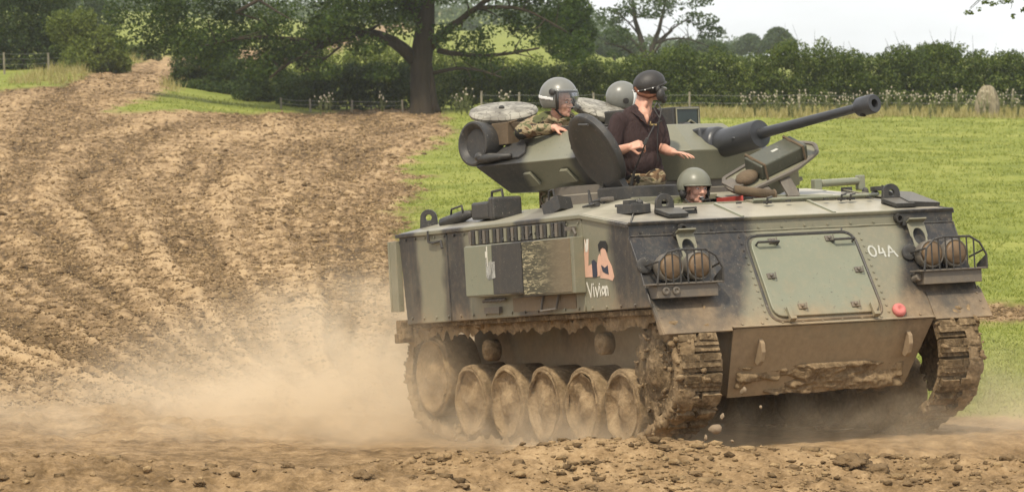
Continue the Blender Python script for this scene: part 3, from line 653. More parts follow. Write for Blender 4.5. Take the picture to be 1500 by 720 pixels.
def hull():
    mb = MB()
    GX = lambda z: 2.928 - .587 * z
    yk = 1.40
    # deck grid with two hatch openings
    xs = [-2.05, -.2, .24, .86, .95, 1.40, 1.47]; ys = [-.86, -.28, -.20, .86]
    def dz(x): return 2.01 if x <= .9 else 2.01 - (x - .9) * .152
    ysx = [-.86, -.84, -.30, -.14, .86]
    for i in range(len(xs) - 1):
        for j in range(len(ysx) - 1):
            cx, cy = (xs[i] + xs[i + 1]) / 2, (ysx[j] + ysx[j + 1]) / 2
            if .24 < cx < .86 and -.86 < cy < -.30: continue
            if .95 < cx < 1.40 and -.84 < cy < -.14: continue
            a, b, c, d = xs[i], xs[i + 1], ysx[j], ysx[j + 1]
            mb.add([(a, c, dz(a)), (b, c, dz(b)), (b, d, dz(b)), (a, d, dz(a))], [(0, 1, 2, 3)])
    rim = lambda s: [(-2.3, s * yk, 1.89), (1.14, s * yk, 1.905), (1.93, s * yk, 1.80)]
    for s in (-1, 1):
        r = rim(s); q = [(-2.05, s * .86, 2.01), (.9, s * .86, 2.01), (1.47, s * .86, dz(1.47))]
        mb.add(r + q, [(0, 1, 4, 3), (1, 2, 5, 4)])
        # side plate
        mb.add([(-2.3, s * yk, 1.89), (1.14, s * yk, 1.905), (1.93, s * yk, 1.80), (1.93, s * yk, 1.70), (2.247, s * yk, 1.162), (-2.21, s * yk, 1.14)], [(0, 1, 2, 3, 4, 5)])
        # sponson floor and lower hull side
        mb.add([(-2.21, s * yk, 1.14), (2.247, s * yk, 1.162), (2.247, s * .80, 1.162), (-2.21, s * .80, 1.14)], [(0, 1, 2, 3)])
        mb.add([(-2.21, s * .80, 1.14), (2.247, s * .80, 1.162), (2.34, s * .80, .975), (2.05, s * .72, .47), (-2.28, s * .78, .45)], [(0, 1, 2, 3, 4)])
        # glacis over the fender
    mb.add([(1.93, -yk, 1.80), (1.93, yk, 1.80), (1.47, .86, dz(1.47)), (1.47, -.86, dz(1.47))], [(0, 1, 2, 3)])
    mb.add([(1.93, -yk, 1.80), (1.93, yk, 1.80), (1.932, yk, 1.70), (1.932, -yk, 1.70)], [(0, 1, 2, 3)])
    mb.add([(1.932, -yk, 1.70), (1.932, yk, 1.70), (GX(1.162), yk, 1.162), (GX(1.162), -yk, 1.162)], [(0, 1, 2, 3)])
    mb.add([(GX(1.162), -.80, 1.162), (GX(1.162), .95, 1.162), (GX(.985), .95, .985), (GX(.985), -.80, .985)], [(0, 1, 2, 3)])
    mb.add([(-2.3, -yk, 1.89), (-2.3, yk, 1.89), (-2.05, .86, 2.01), (-2.05, -.86, 2.01)], [(0, 1, 2, 3)])
    mb.add([(-2.3, -yk, 1.89), (-2.3, yk, 1.89), (-2.21, yk, 1.14), (-2.21, -yk, 1.14)], [(0, 1, 2, 3)])
    mb.add([(-2.21, -.8, 1.14), (-2.21, .8, 1.14), (-2.28, .78, .45), (-2.28, -.78, .45)], [(0, 1, 2, 3)])
    mb.add([(2.05, -.72, .47), (2.05, .72, .47), (-2.28, .78, .45), (-2.28, -.78, .45)], [(0, 1, 2, 3)])
    h = mb.build('hull', M_paint, veh, bevel=.008)
    P = lambda n, b, m=M_green, bev=.004, **k: b.build(n, m, veh, bevel=bev, **k)
    # thin overhanging edge of the roof plate
    mb = MB()
    for s in (-1, 1):
        mb.slab([(-2.33, s * 1.405, 1.885), (1.14, s * 1.405, 1.90), (1.14, s * 1.405, 1.87), (-2.33, s * 1.405, 1.855)], .03)
        mb.slab([(1.14, s * 1.405, 1.90), (1.93, s * 1.405, 1.797), (1.93, s * 1.405, 1.767), (1.14, s * 1.405, 1.87)], .03)
    P('roof_edge', mb, M_paint)
    # front fenders flaring down over the tracks
    for s, yo, yi in ((-1, -1.385, -.80), (1, 1.43, .945)):
        mb = MB(); mb.slab([(2.242, yo, 1.17), (2.242, yi, 1.17), (2.375, yi, .955), (2.40, yo, .955)], .016)
        mb.slab([(2.20, yo, 1.20), (2.242, yo, 1.17), (2.40, yo, .955), (2.33, yo, .955)], .014); P('front_fender', mb, M_paint, .003)
    # lower front plate
    mb = MB(); mb.slab([(2.352, -.79, .975), (2.352, .935, .972), (2.08, .80, .49), (2.08, -.735, .46)], .03)
    mb.slab([(2.35, -.80, .985), (2.35, .94, .98), (2.39, .94, .975), (2.39, -.80, .98)], .012)
    lp = P('lower_front_plate', mb, M_paint)
    for y in (-.54, .73):
        mb = MB(); nz = Vector((.87, 0, -.49))
        pr = [(0, .10), (.05, .085), (.085, .03), (.09, -.05), (.06, -.10), (0, -.10)]
        pts = [Vector((2.27, y, .80)) + nz * u + Vector((.49, 0, .87)) * v for u, v in pr]
        mb.slab([tuple(p) for p in pts], .035); mb.build('tow_eye', M_bare, lp, bevel=.006)
    nu, nv = 90, 22; U_, W_ = np.meshgrid(np.linspace(0, 1, nu), np.linspace(0, 1, nv), indexing='ij')
    yy = -.70 + U_ * 1.46 - W_ * 0; tt = .02 + W_ * .42; A_ = np.array([2.08, 0, .475]); D_ = np.array([.272, 0, .50]); nn = np.array([.878, 0, -.478])
    hgt = np.clip(fbm(yy * 3.2, tt * 7, 4, 71) * .16 + .05 * (1 - tt * 2.6) + .02 * np.sin(yy * 4 + 1), -.03, .07) + np.abs(fbm(yy * 14, tt * 24, 3, 72)) * .035 - .012
    hgt[0] = hgt[-1] = -.03; hgt[:, 0] = hgt[:, -1] = -.03
    V = A_ + tt[..., None] * D_ + (hgt + .018)[..., None] * nn; V[..., 1] = yy + fbm(yy * 9, tt * 9, 2, 73) * .02
    ii = np.arange(nu - 1)[:, None] * nv + np.arange(nv - 1)[None]; o = link('caked_mud', fast_mesh('caked_mud', V.reshape(-1, 3), np.stack([ii, ii + nv, ii + nv + 1, ii + 1], -1).reshape(-1, 4)), M_mud, lp); o['kind'] = 'stuff'
    # sponson lower strip
    for s in (-1, 1):
        mb = MB(); mb.span((-2.2, s * 1.36, 1.11), (2.2, s * 1.33, 1.15)); P('sponson_skirt', mb, M_mudd)
def lumps(name, P, sz, parent, m=None, M=None):
    T = [clod_template(i + 20) for i in range(6)]; nv = len(T[0][0]); V = []; F = []
    for i, (p, s) in enumerate(zip(P, sz)):
        t = T[i % 6]; rot = np.array(Matrix.Rotation(random.uniform(0, 6), 3, Vector((random.uniform(-1, 1), random.uniform(-1, 1), random.uniform(-1, 1)))))
        V.append((t[0] * s) @ rot.T + p); F.append(t[1] + i * nv)
    o = link(name, fast_mesh(name, np.concatenate(V), np.concatenate(F)), m or M_mud, parent, M); o['kind'] = 'stuff'; return o
hull()

def fittings():
    P = lambda n, b, m=M_green, par=None, bev=.004, M=None, **k: b.build(n, m, par or veh, M=M, bevel=bev, **k)
    gl = lambda y, z, off=0.0: (2.928 - .587 * z + off * .862, y, z + off * .506)
    GN = Vector((.862, 0, .506)); GU = Vector((-.506, 0, .862)); GV = Vector((0, 1, 0))
    def G3(y, z, off): return Vector(gl(y, z, off))
    # engine access panel on the glacis
    def rrect(cs, r, n=5):
        out = []; m = len(cs)
        for i in range(m):
            a, b, c = Vector(cs[i - 1]), Vector(cs[i]), Vector(cs[(i + 1) % m]); u = (a - b).normalized() * r; v = (c - b).normalized() * r
            for k in range(n + 1):
                t = k / n; out.append(b + u * (1 - t) ** 2 + v * t ** 2)
        return out
    cs = [G3(-.42, 1.635, .012), G3(-.42, 1.03, .012), G3(.50, 1.03, .012), G3(.47, 1.635, .012)]
    mb = MB(); mb.slab(rrect(cs, .10), .028); pan = P('access_panel', mb, M_glac, bev=.006)
    cs2 = [G3(-.445, 1.66, .002), G3(-.445, 1.005, .002), G3(.525, 1.005, .002), G3(.495, 1.66, .002)]
    mb = MB(); q = rrect(cs2, .11); q.append(q[0]); mb.tube(q, .012, 6, cap=False); P('panel_seal', mb, M_black, pan, 0)
    for y0, y1, z in ((-.38, -.20, 1.575), (.28, .45, 1.57)):
        mb = MB(); mb.tube([G3(y0, z, .02), G3(y0, z, .07), G3(y1, z, .07), G3(y1, z, .02)], .010, 6); P('handle', mb, M_black, pan, 0)
    for y, z in ((-.235, 1.60), (.255, 1.60), (-.345, 1.335), (.415, 1.35), (-.17, 1.095), (.285, 1.09)):
        mb = MB(); M = frame(G3(y, z, .03), GN, GV); mb.box((0, 0, 0), (.06, .045, .014), M); mb.lathe([(.014, 0), (.014, .022), (.006, .026)], 8, M); mb.tube([(.0, -.02, .012), (.03, -.03, .02), (.035, .02, .02)], .006, 5, M); P('latch', mb, M_bare, pan, .002)
    for y in (-.30, .42):
        mb = MB(); M = frame(G3(y, 1.035, .03), GN, GV); mb.box((0, 0, .015), (.03, .12, .03), M); mb.box((0, -.05, .03), (.05, .025, .05), M); P('hinge', mb, M_glac, pan, .003)
    mb = MB(); mb.slab([(1.945, -1.405, 1.808), (1.945, 1.405, 1.808), (1.935, 1.405, 1.782), (1.935, -1.405, 1.782)], .02); P('roof_front_edge', mb, M_paint, bev=.006)
    # vertical weld seam, towing light, rubber knob
    for y in (-.42, .40):
        mb = MB(); mb.tube([G3(y - .02 * (1 if y < 0 else -1), 1.70, 0), G3(y, 1.655, .0)], .008, 5); P('weld_seam', mb, M_black, bev=0)
    mb = MB(); mb.lathe([(.055, 0), (.056, .02), (.046, .038), (.022, .044), (.012, .030)], 16, frame(G3(.655, 1.035, .0), GN, GV)); P('marker_knob', mb, M_pink, bev=0, smooth='full')
    # headlamp clusters with wire guards
    for sgn, yc, ylens in ((-1, -1.13, (-1.212, -.972)), (1, 1.15, (1.03, 1.24))):
        mb = MB(); mb.span((2.16, yc - .255, 1.225), (2.32, yc + .255, 1.322)); mb.span((2.18, yc - .30, 1.322), (2.345, yc + .30, 1.336))
        if sgn < 0: mb.lathe([(.03, 0), (.032, .014), (.016, .018), (.012, .01)], 12, frame((2.32, yc - .10, 1.278), (1, 0, 0))); mb.lathe([(.03, 0), (.032, .014), (.016, .018), (.012, .01)], 12, frame((2.32, yc - .185, 1.278), (1, 0, 0)))
        mb.tube([(2.2, yc + sgn * -.27, 1.27), (2.28, yc + sgn * -.27, 1.285)], .03, 8)
        mt = P('lamp_mount', mb, M_bare)
        for y in ylens:
            mb = MB(); M = frame((2.15, y, 1.452), (1, 0, .06)); mb.lathe([(.05, -.09), (.085, -.06), (.105, 0), (.108, .07), (.100, .085), (.094, .078)], 24, M); ho = P('headlamp', mb, M_bare, mt, 0, smooth='full')
            mb = MB(); mb.lathe([(.099, .074), (.07, .095), (.03, .104), (0.0001, .106)], 24, M); P('lens_cover', mb, M_amber, mt, 0, smooth='full')
        gd = [(2.345, yc - .262, 1.336), (2.345, yc - .235, 1.50), (2.345, yc - .17, 1.562), (2.345, yc - .08, 1.58), (2.345, yc + .15, 1.575), (2.345, yc + .235, 1.525), (2.345, yc + .29, 1.43), (2.345, yc + .29, 1.336)]
        mb = MB(); mb.tube(gd, .009, 6)
        for k in range(7):
            y = yc - .19 + k * .062; zt = np.interp(y, [a[1] for a in gd], [a[2] for a in gd]); mb.tube([(2.345, y, 1.336), (2.345, y, zt)], .0065, 5)
        mb.slab([(2.345, yc + .285, 1.336), (2.345, yc + .285, 1.43), (2.2, yc + .285, 1.36), (2.2, yc + .285, 1.336)], .006)
        mb.tube([(2.345, yc + .27, 1.47), (2.12, yc + .27, 1.42)], .008, 5); mb.tube([(2.345, yc - .235, 1.50), (2.07, yc - .235, 1.47)], .008, 5)
        P('lamp_guard', mb, M_black, mt, 0)
        # third, smaller lamp tucked behind
        mb = MB(); y = yc - .215 if sgn < 0 else yc - .22; mb.lathe([(.03, -.05), (.05, -.03), (.062, .03), (.055, .036), (.0001, .02)], 18, frame((2.08, y - .02, 1.475), (1, -.25, .1))); P('side_lamp', mb, M_black, mt, 0, smooth='full')
        # mirror bracket plate with an oval hole
        my = -.96 if sgn < 0 else 1.035
        ring = lambda a, b, n=20: [(math.cos(2 * math.pi * i / n) * a, math.sin(2 * math.pi * i / n) * b) for i in range(n)]
        inn = ring(.052, .075); outr = []
        for c, s_ in ring(1, 1):
            m = max(abs(c) / .075, abs(s_) / .125); outr.append((c / m, s_ / m))
        M = frame((2.03, my, 1.60), (.90, 0, .43), (0, 1, 0)); V = []; n = 20
        for zz in (0, .012):
            V += [(a, b - .01, zz) for a, b in inn] + [(a * (.86 if b < 0 else 1.0), b, zz) for a, b in outr]
        F = []
        for i in range(n):
            j = (i + 1) % n; F += [(i, j, n + j, n + i), (2 * n + i, 3 * n + i, 3 * n + j, 2 * n + j), (i, 2 * n + i, 2 * n + j, j), (n + i, n + j, 3 * n + j, 3 * n + i)]
        mb = MB(); mb.add(V, F, M); mb.box((0, .12, .03), (.15, .012, .07), M); mb.box((-.06, -.10, -.04), (.02, .05, .08), M); P('mirror_bracket', mb, M_green, bev=.002)
        ey = -.96 if sgn < 0 else .91
        mb = MB(); mb.lathe([(.034, 0), (.034, .05), (.02, .05), (.018, .01), (.0001, .008)], 14, frame((1.93, ey, 1.748), (1, 0, -.1))); mb.box((1.95, ey - .05 * sgn * -1, 1.70), (.06, .05, .03)); P('bracket_socket', mb, M_black, bev=0)
    # lifting eyes
    def eye(c, nrm, w, h, hole=.028, base=True):
        M = frame(c, nrm, Vector((0, 0, 1)).cross(Vector(nrm))); n = 20; V = []
        oc = [(w * math.cos(math.pi * i / 10), h - w + w * math.sin(math.pi * i / 10)) for i in range(11)] + [(-w * 1.12, -.02), (w * 1.12, -.02)]
        # match 13 outer points to 13 inner points
        ic = [(hole * math.cos(math.pi * i / 10), h - w + hole * math.sin(math.pi * i / 10)) for i in range(11)] + [(-hole * .7, h - w - hole * .75), (hole * .7, h - w - hole * .75)]
        m = 13; F = []
        up = Vector((0, 0, 1)); xa = (M.to_3x3().inverted() @ up)
        for zz in (-.016, .016): V += [(a, b, zz) for a, b in oc] + [(a, b, zz) for a, b in ic]
        for i in range(m):
            j = (i + 1) % m; F += [(i, j, m + j, m + i), (2 * m + i, 3 * m + i, 3 * m + j, 2 * m + j), (i, 2 * m + i, 2 * m + j, j), (m + i, m + j, 3 * m + j, 3 * m + i)]
        mb = MB(); mb.add(V, F, M); return mb
    for y in (-.96, 1.01):
        mb = eye((1.68, y, 1.87), (1, 0, 0), .075, .15); mb.slab([(1.70, y - .10, 1.895), (1.86, y - .06, 1.845), (1.86, y + .11, 1.845), (1.70, y + .12, 1.895)], .03)
        if y > 0: mb.slab([(1.52, y + .06, 1.955), (1.52, y + .28, 1.935), (1.84, y + .34, 1.835), (1.84, y + .06, 1.855)], .04)
        P('lifting_eye', mb, M_black, bev=.004)
    P('lifting_eye', eye((-2.18, -1.17, 1.93), (.8, -.6, 0), .07, .15), M_black); P('lifting_eye', eye((-1.95, -.60, 2.0), (.8, -.6, 0), .06, .14), M_black); P('lifting_eye', eye((-2.1, 1.1, 1.94), (.8, .6, 0), .065, .14), M_black)
    # side bins, exhaust grille, step
    for x0, x1, zb, m, lean in ((-.80, .245, 1.325, M_paint, 0), (.27, 1.165, 1.305, M_paint, .0)):
        mb = MB(); mb.span((x0, -1.40, zb), (x1, -1.495, 1.735)); bn = P('side_bin', mb, m, bev=.006)
        if x0 < 0:
            mb = MB(); mb.span((x0 - .004, -1.492, zb + .012), (x0 + .50, -1.502, 1.728)); P('bin_door', mb, M_glac, bn, .003)
            mb = MB(); mb.span((x0 + .512, -1.492, zb + .012), (x1 + .004, -1.502, 1.728)); P('bin_door', mb, M_black, bn, .003)
            mb = MB(); mb.box((x0 + .42, -1.506, 1.655), (.022, .01, .05)); mb.tube([(x0 + .43, -1.504, 1.72), (x0 + .43, -1.504, 1.56)], .005, 4); P('latch', mb, M_white, bn, 0)
        else:
            g = G('bin_painted_reflections'); p = g.obj(veh); f = g.noise(g.mapping(p, (1, 1, 1), (0, R(35), 0)), 1, 1); n = g.noise(g.mapping(p, (5, 1, 30), (0, R(-50), 0)), 1.6, 5, .65, 1.2); xs = g.n('ShaderNodeSeparateXYZ'); g.l(p, xs.inputs[0])
            mk = g.math('MULTIPLY', g.map(n, .50, .58), g.map(g.math('ADD', xs.outputs[0], g.math('MULTIPLY', f, .3)), .55, 1.05, 1, .12))
            base_c = g.mix(g.map(xs.outputs[0], .5, 1.05), (.07, .065, .04), (.17, .135, .085)); g.bsdf(g.mix(mk, base_c, (.38, .33, .20)), .6, 0, g.bump(n, .15, .01), .3)  # pale slanting streaks paint reflections into the door colour
            mb = MB(); mb.span((x0 - .004, -1.492, zb + .012), (x1 - .05, -1.502, 1.728)); P('bin_door', mb, g.m, bn, .003)
    gr = MB(); gr.span((-.86, -1.40, 1.742), (.88, -1.418, 1.858)); gp = P('exhaust_grille', gr, M_black)
    for i in range(26):
        x = -.83 + i * .066; mb = MB(); mb.box((x, -1.425, 1.80), (.028, .022, .105), rot=Matrix.Rotation(R(18), 3, 'Z')); P('slat', mb, (M_bare, M_black, M_green, M_black)[i % 4], gp, 0)
    lumps('caked_mud', np.stack([rng.uniform(-.75, .75, 60), rng.uniform(-1.44, -1.42, 60), rng.uniform(1.745, 1.80, 60)], -1), rng.uniform(.006, .016, 60), gp, M_black)
    mb = MB(); mb.tube([(.42, -1.41, 1.31), (.43, -1.44, 1.185), (.70, -1.44, 1.195), (.70, -1.41, 1.31)], .011, 6); P('step_bracket', mb, M_bare, bev=0)
    mb = MB()
    for x in np.linspace(-.62, -.30, 6): mb.tube([(x, -1.41, 1.30), (x + .02, -1.45, 1.285), (x + .05, -1.42, 1.30)], .012, 6)
    mb.span((-.64, -1.40, 1.19), (-.36, -1.43, 1.24)); P('pipe_cluster', mb, M_bare, bev=0)
    mb = MB(); mb.span((-.15, -1.40, 1.19), (.98, -1.404, 1.30)); P('brown_side_plate', mb, paint('brown_patch', False, (.17, .125, .075), .5, .7), bev=0)  # thin plate of browner colour on the side below the bins
    mb = MB(); mb.box((1.0, -1.43, 1.80), (.10, .05, .03)); mb.tube([(1.05, -1.43, 1.80), (1.09, -1.43, 1.76), (1.06, -1.43, 1.72)], .012, 6); P('cable_hook', mb, M_bare, bev=.002)
    mb = MB(); mb.tube([(-1.66, -1.42, 1.89), (-1.66, -1.42, 1.80), (-1.58, -1.42, 1.79), (-1.42, -1.42, 1.80), (-1.40, -1.42, 1.74)], .012, 6); P('conduit', mb, M_black, bev=0)
    # rear door and rear details seen edge on
    mb = MB(); mb.span((-2.40, -1.28, 1.18), (-2.30, 1.2, 1.86)); dr = P('rear_door', mb, M_green, bev=.01)
    mb = MB(); mb.span((-2.44, -1.43, 1.25), (-2.30, -1.38, 1.83)); mb.tube([(-2.44, -1.43, 1.83), (-2.44, -1.43, 1.25)], .012, 6); P('stowage_plate', mb, M_green)
    mb = MB(); mb.box((-2.36, -1.36, 1.10), (.14, .10, .16)); mb.box((-2.36, -1.36, 1.03), (.10, .16, .08)); P('rear_mudflap', mb, M_mudd, bev=.01)
    # roof stowage, near side rear
    mb = MB(); mb.box((-1.02, -1.12, 2.02), (.40, .24, .14), rot=Matrix.Rotation(R(-4), 3, 'Z')); mb.box((-.80, -1.12, 2.03), (.10, .26, .18), rot=Matrix.Rotation(R(-4), 3, 'Z')); bx = P('stowage_box', mb, M_black, bev=.02)
    mb = MB(); mb.tube([(-.98, -1.15, 2.09), (-.97, -1.15, 2.165), (-.78, -1.15, 2.175), (-.76, -1.15, 2.09)], .011, 6); P('handle', mb, M_black, bx, 0)
    mb = MB(); mb.tube([(-1.88, -1.18, 1.955), (-1.58, -1.15, 1.99), (-1.42, -1.13, 2.01)], [.045, .05, .03], 8); mb.tube([(-1.72, -1.18, 2.0), (-1.70, -1.18, 2.06), (-1.52, -1.17, 2.08), (-1.50, -1.17, 2.02)], .009, 6); P('rolled_tool', mb, M_black, bev=0, smooth='full')
    mb = MB(); rot = Matrix.Rotation(R(-24), 3, 'Y') @ Matrix.Rotation(R(20), 3, 'Z'); mb.box((.12, -1.10, 1.985), (.19, .15, .12), rot=rot); mb.tube([(.0, -1.12, 2.0), (.02, -1.12, 2.12), (.10, -1.12, 2.13), (.12, -1.12, 2.05)], .010, 6); P('vision_block', mb, M_black)
    # periscopes round the driver and small roof fittings
    mb = MB(); mb.box((1.52, -1.14, 1.915), (.26, .16, .07)); mb.box((1.50, -1.16, 1.96), (.10, .07, .05)); mb.box((1.44, -1.16, 1.95), (.30, .05, .02)); mb.ell((1.55, -1.10, 1.96), (.03, .03, .025), 8, 6); P('periscope', mb, M_black)
    for x, y in ((.62, -1.05), (.75, -1.12)):
        mb = MB(); mb.tube([(x, y, 1.97), (x - .03, y, 2.10)], [.018, .008], 5); mb.box((x + .06, y, 1.98), (.14, .03, .03)); mb.tube([(x - .1, y - .02, 1.97), (x + .1, y - .02, 1.985)], .01, 5); P('cleat', mb, M_black)
    mb = MB(); mb.box((.72, -.96, 2.02), (.14, .06, .035)); P('cleat', mb, M_bare, bev=.01)
    mb = MB(); mb.tube([(.70, -.98, 2.0), (.55, -.93, 2.02), (.45, -.95, 2.01)], .014, 6); P('rope_end', mb, M_black, bev=0)
    mb = MB(); mb.box((1.70, -.77, 1.872), (.05, .13, .03)); mb.tube([(1.72, -.83, 1.885), (1.74, -.83, 1.90), (1.74, -.72, 1.90), (1.72, -.72, 1.885)], .009, 5); P('latch', mb, M_black, bev=.002)
    # seams of the sloping front roof plate
    for y in (-.41, .385):
        mb = MB(); mb.slab([(1.90, y - .012, 1.812), (1.90, y + .012, 1.812), (1.48, y + .0, 1.930), (1.48, y - .024, 1.930)], .014); P('roof_seam', mb, M_glac, bev=0)
    # long hinged cover of the engine deck
    mb = MB(); mb.slab([(1.49, -.10, 1.930), (1.49, .98, 1.930), (.4, .98, 2.035), (.4, -.10, 2.035)], .025); dk = P('engine_deck_cover', mb, M_green, bev=.006)
    mb = MB(); mb.tube([(1.50, -.10, 1.945), (1.50, 1.0, 1.945)], .012, 6); mb.tube([(1.47, .62, 1.955), (1.1, .02, 1.99)], .007, 5); P('hinge_rod', mb, M_glac, dk, 0)
    for y in (-.03, .62, .70):
        mb = MB(); mb.tube([(1.62, y - .02, 1.905), (1.64, y - .02, 1.95), (1.60, y + .04, 1.96)], .009, 5); mb.box((1.6, y, 1.92), (.03, .06, .02)); P('handle', mb, M_black, bev=0)
    for y in (-.28, .15, .48, .86):
        mb = MB(); mb.box((1.60, y, 1.925), (.03, .035, .014)); P('bolt_block', mb, M_black, bev=0)
    mb = MB(); mb.tube([(.26, 1.18, 2.085), (.2, 1.60, 2.095)], .032, 10); mb.box((.27, 1.14, 2.07), (.07, .07, .10)); mb.box((.2, 1.58, 2.08), (.07, .06, .12)); P('roof_cylinder', mb, M_glac, bev=.01)
    mb = MB(); mb.slab([(1.3, .98, 1.965), (1.3, 1.36, 1.90), (-.2, 1.36, 1.97), (-.2, .98, 2.06)], .02); P('side_roof_plate', mb, M_green, bev=.006)
    mb = MB(); mb.tube([(1.05, 1.30, 1.93), (1.05, 1.30, 2.02), (.95, 1.38, 2.01), (.95, 1.38, 1.92)], .011, 6); mb.ell((1.1, 1.2, 1.96), (.035, .035, .03), 8, 6); mb.ell((1.0, 1.17, 1.98), (.03, .03, .04), 8, 6); P('handle', mb, M_black, bev=0)
    for y in (.5, .95, 1.2):
        mb = MB(); mb.box((1.0 + .1 * y, y, 2.025 - .02 * y), (.10, .05, .035)); P('latch', mb, M_black, bev=.004)
    # commander's hatch ring and upright lid
    mb = MB(); mb.lathe([(.30, 1.98), (.32, 1.98), (.325, 2.10), (.31, 2.112), (.285, 2.105), (.285, 1.9)], 36, Matrix.Translation((.555, -.60, 0)), False); P('hatch_ring', mb, M_black, bev=0, smooth=True)
    Hi = M_H.inverted()
    nw = Vector((-.78, -.44, -.46)); nh = (Hi.to_3x3() @ nw).normalized(); cen = Vector((.53, -.945, 2.395)); upv = (Hi.to_3x3() @ Vector((-.5, 0, .86)))
    mb = MB(); M = frame(cen, nh, upv)
    mb.lathe([(.0001, .012), (.22, .012), (.24, .022), (.305, .024), (.322, .012), (.325, -.03), (.31, -.05), (.0001, -.06)], 40, M); lid = P('commander_hatch_lid', mb, M_black, bev=0, smooth=True)
    mb = MB(); mb.box((-.33, -.03, 0), (.12, .26, .05), M); mb.tube([(-.24, .12, .02), (-.30, .14, .05), (-.30, .02, .06)], .008, 5, M); P('lid_hinge', mb, M_black, lid)
    mb = MB(); mb.tube([(.22, -.05, .0), (.25, -.05, .03), (.22, -.27, .07)], .010, 6, M); P('handle', mb, M_black, lid, 0)
    # driver's hatch: coaming, red lined opening, propped lid with a case strapped inside
    mb = MB(); mb.span((1.40, -.86, 1.90), (1.43, -.12, 1.944)); mb.span((.92, -.86, 1.98), (.95, -.12, 2.02)); mb.span((.95, -.86, 1.94), (1.40, -.84, 1.975)); P('hatch_coaming', mb, M_green)
    mb = MB(); mb.span((.97, -.14, 1.93), (1.39, -.125, 1.985)); mb.slab([(1.34, -.12, 2.0), (1.34, .16, 1.955), (1.22, .16, 1.965), (1.22, -.12, 2.015)], .014); P('hatch_lining', mb, M_red)
    mb = MB(); mb.tube([(1.36, -.18, 2.035), (1.40, .13, 1.985)], .034, 12); mb.ell((1.40, .14, 1.983), (.038, .02, .042), 12, 6); P('pad_roll', mb, M_canv, bev=0, smooth='full')
    # lid plane axes: long side runs to the vehicle's left and up, short side back
    O = Vector((1.25, -.055, 1.985)); U = Vector((-.05, .80, .30)).normalized(); W = Vector((-.86, -.05, .42)); W = (W - U * W.dot(U)).normalized(); N = U.cross(W)
    if N.z < 0: N = -N
    def Lp(u, v, n=0): return O + U * u + W * v + N * n
    prof = [Lp(0, 0), Lp(.52, -.02), Lp(.80, .06), Lp(.87, .18), Lp(.80, .30), Lp(.55, .36), Lp(.04, .30), Lp(-.02, .15)]
    prof = rrect(prof, .045, 3)
    mb = MB(); mb.slab(prof, .022); lid = P('driver_hatch_lid', mb, M_green, bev=.004)
    mb = MB(); q = [p + N * .016 for p in prof]; q.append(q[0]); mb.tube(q, .018, 6, cap=False); P('lid_rim', mb, M_bare, lid, 0)
    Ml = Matrix((U, W, N)).transposed().to_4x4(); Ml.translation = O
    mb = MB(); mb.box((.47, .16, .075), (.46, .22, .12), Ml); cs = P('strapped_case', mb, paint('case_paint', False, (.075, .078, .058), .4, .35), lid, .012)
    mb = MB(); mb.box((.47, .17, .1365), (.06, .028, .003), Ml); P('case_label', mb, M_chalk, lid, 0)
    for u in (.27, .65):
        mb = MB(); mb.tube([Lp(u, .02, .02), Lp(u, .04, .142), Lp(u, .28, .142), Lp(u, .29, .02)], .010, 5); mb.box((u, .20, .13), (.03, .05, .02), Ml); P('strap', mb, M_canv, lid, 0)
    mb = MB(); mb.ell(tuple(Lp(.15, .13, .05)), (.10, .075, .05), 14, 8, rot=Ml.to_3x3()); P('pouch', mb, M_canv, lid, 0, smooth='full')
    mb = MB(); mb.box((.03, .16, .03), (.10, .16, .02), Ml); P('lid_pad', mb, M_bare, lid)
    mb = MB(); mb.box((.44, .13, -.10), (.30, .17, .15), Ml); mb.box((.62, .16, -.13), (.05, .03, .03), Ml); mb.box((.62, .09, -.16), (.05, .03, .03), Ml); P('lid_periscope', mb, M_green, lid, .008)
    for u in (.14, .36):
        mb = MB(); a = Lp(u, .02, -.01); mb.slab([a, a + U * .10, Vector((1.33, a.y + .13, 1.96)), Vector((1.33, a.y + .02, 1.96))], .025); P('lid_hinge', mb, M_bare, lid)
    # paint on the side: pin-up, name; chalked number on the glacis
    def SZ(X, Yp):
        px = 830 + X / 3.788; py = 310 + Yp / 3.788
        return (1.158 + (px - 858) * .0113, 1.389 - (py - 412) * .0052 - (px - 858) * .0004)
    def flat(name, polys, m, par=None, off=1.4025):
        mb = MB()
        for p in polys: mb.slab([(*[SZ(*q)[0]], -off, SZ(*q)[1]) for q in p], .002)
        return mb.build(name, m, par or veh)
    art = flat('painted_figure', [[(115, 152), (121, 188), (126, 152), (138, 150), (133, 225), (128, 300), (150, 288), (153, 361), (105, 363), (100, 332), (108, 230)], [(176, 358), (174, 312), (188, 244), (198, 232), (206, 262), (200, 352)],
                                  [(203, 208), (215, 200), (230, 207), (243, 260), (262, 302), (272, 360), (262, 381), (240, 372), (194, 366), (196, 330), (205, 290)]], M_skinp)
    flat('painted_dress', [[(150, 272), (164, 265), (178, 282), (179, 350), (170, 362), (152, 361)], [(203, 295), (212, 300), (222, 310), (240, 295), (243, 346), (225, 340), (210, 330)]], M_navy, art, 1.405)
    flat('painted_hair', [[(194, 222), (191, 182), (205, 161), (235, 161), (244, 185), (241, 226), (231, 206), (215, 199), (204, 208)]], M_blk, art, 1.405)
    flat('painted_feet', [[(114, 151), (121, 190), (126, 152), (138, 150), (134, 205), (128, 222), (116, 222)]], M_white, art, 1.4045)
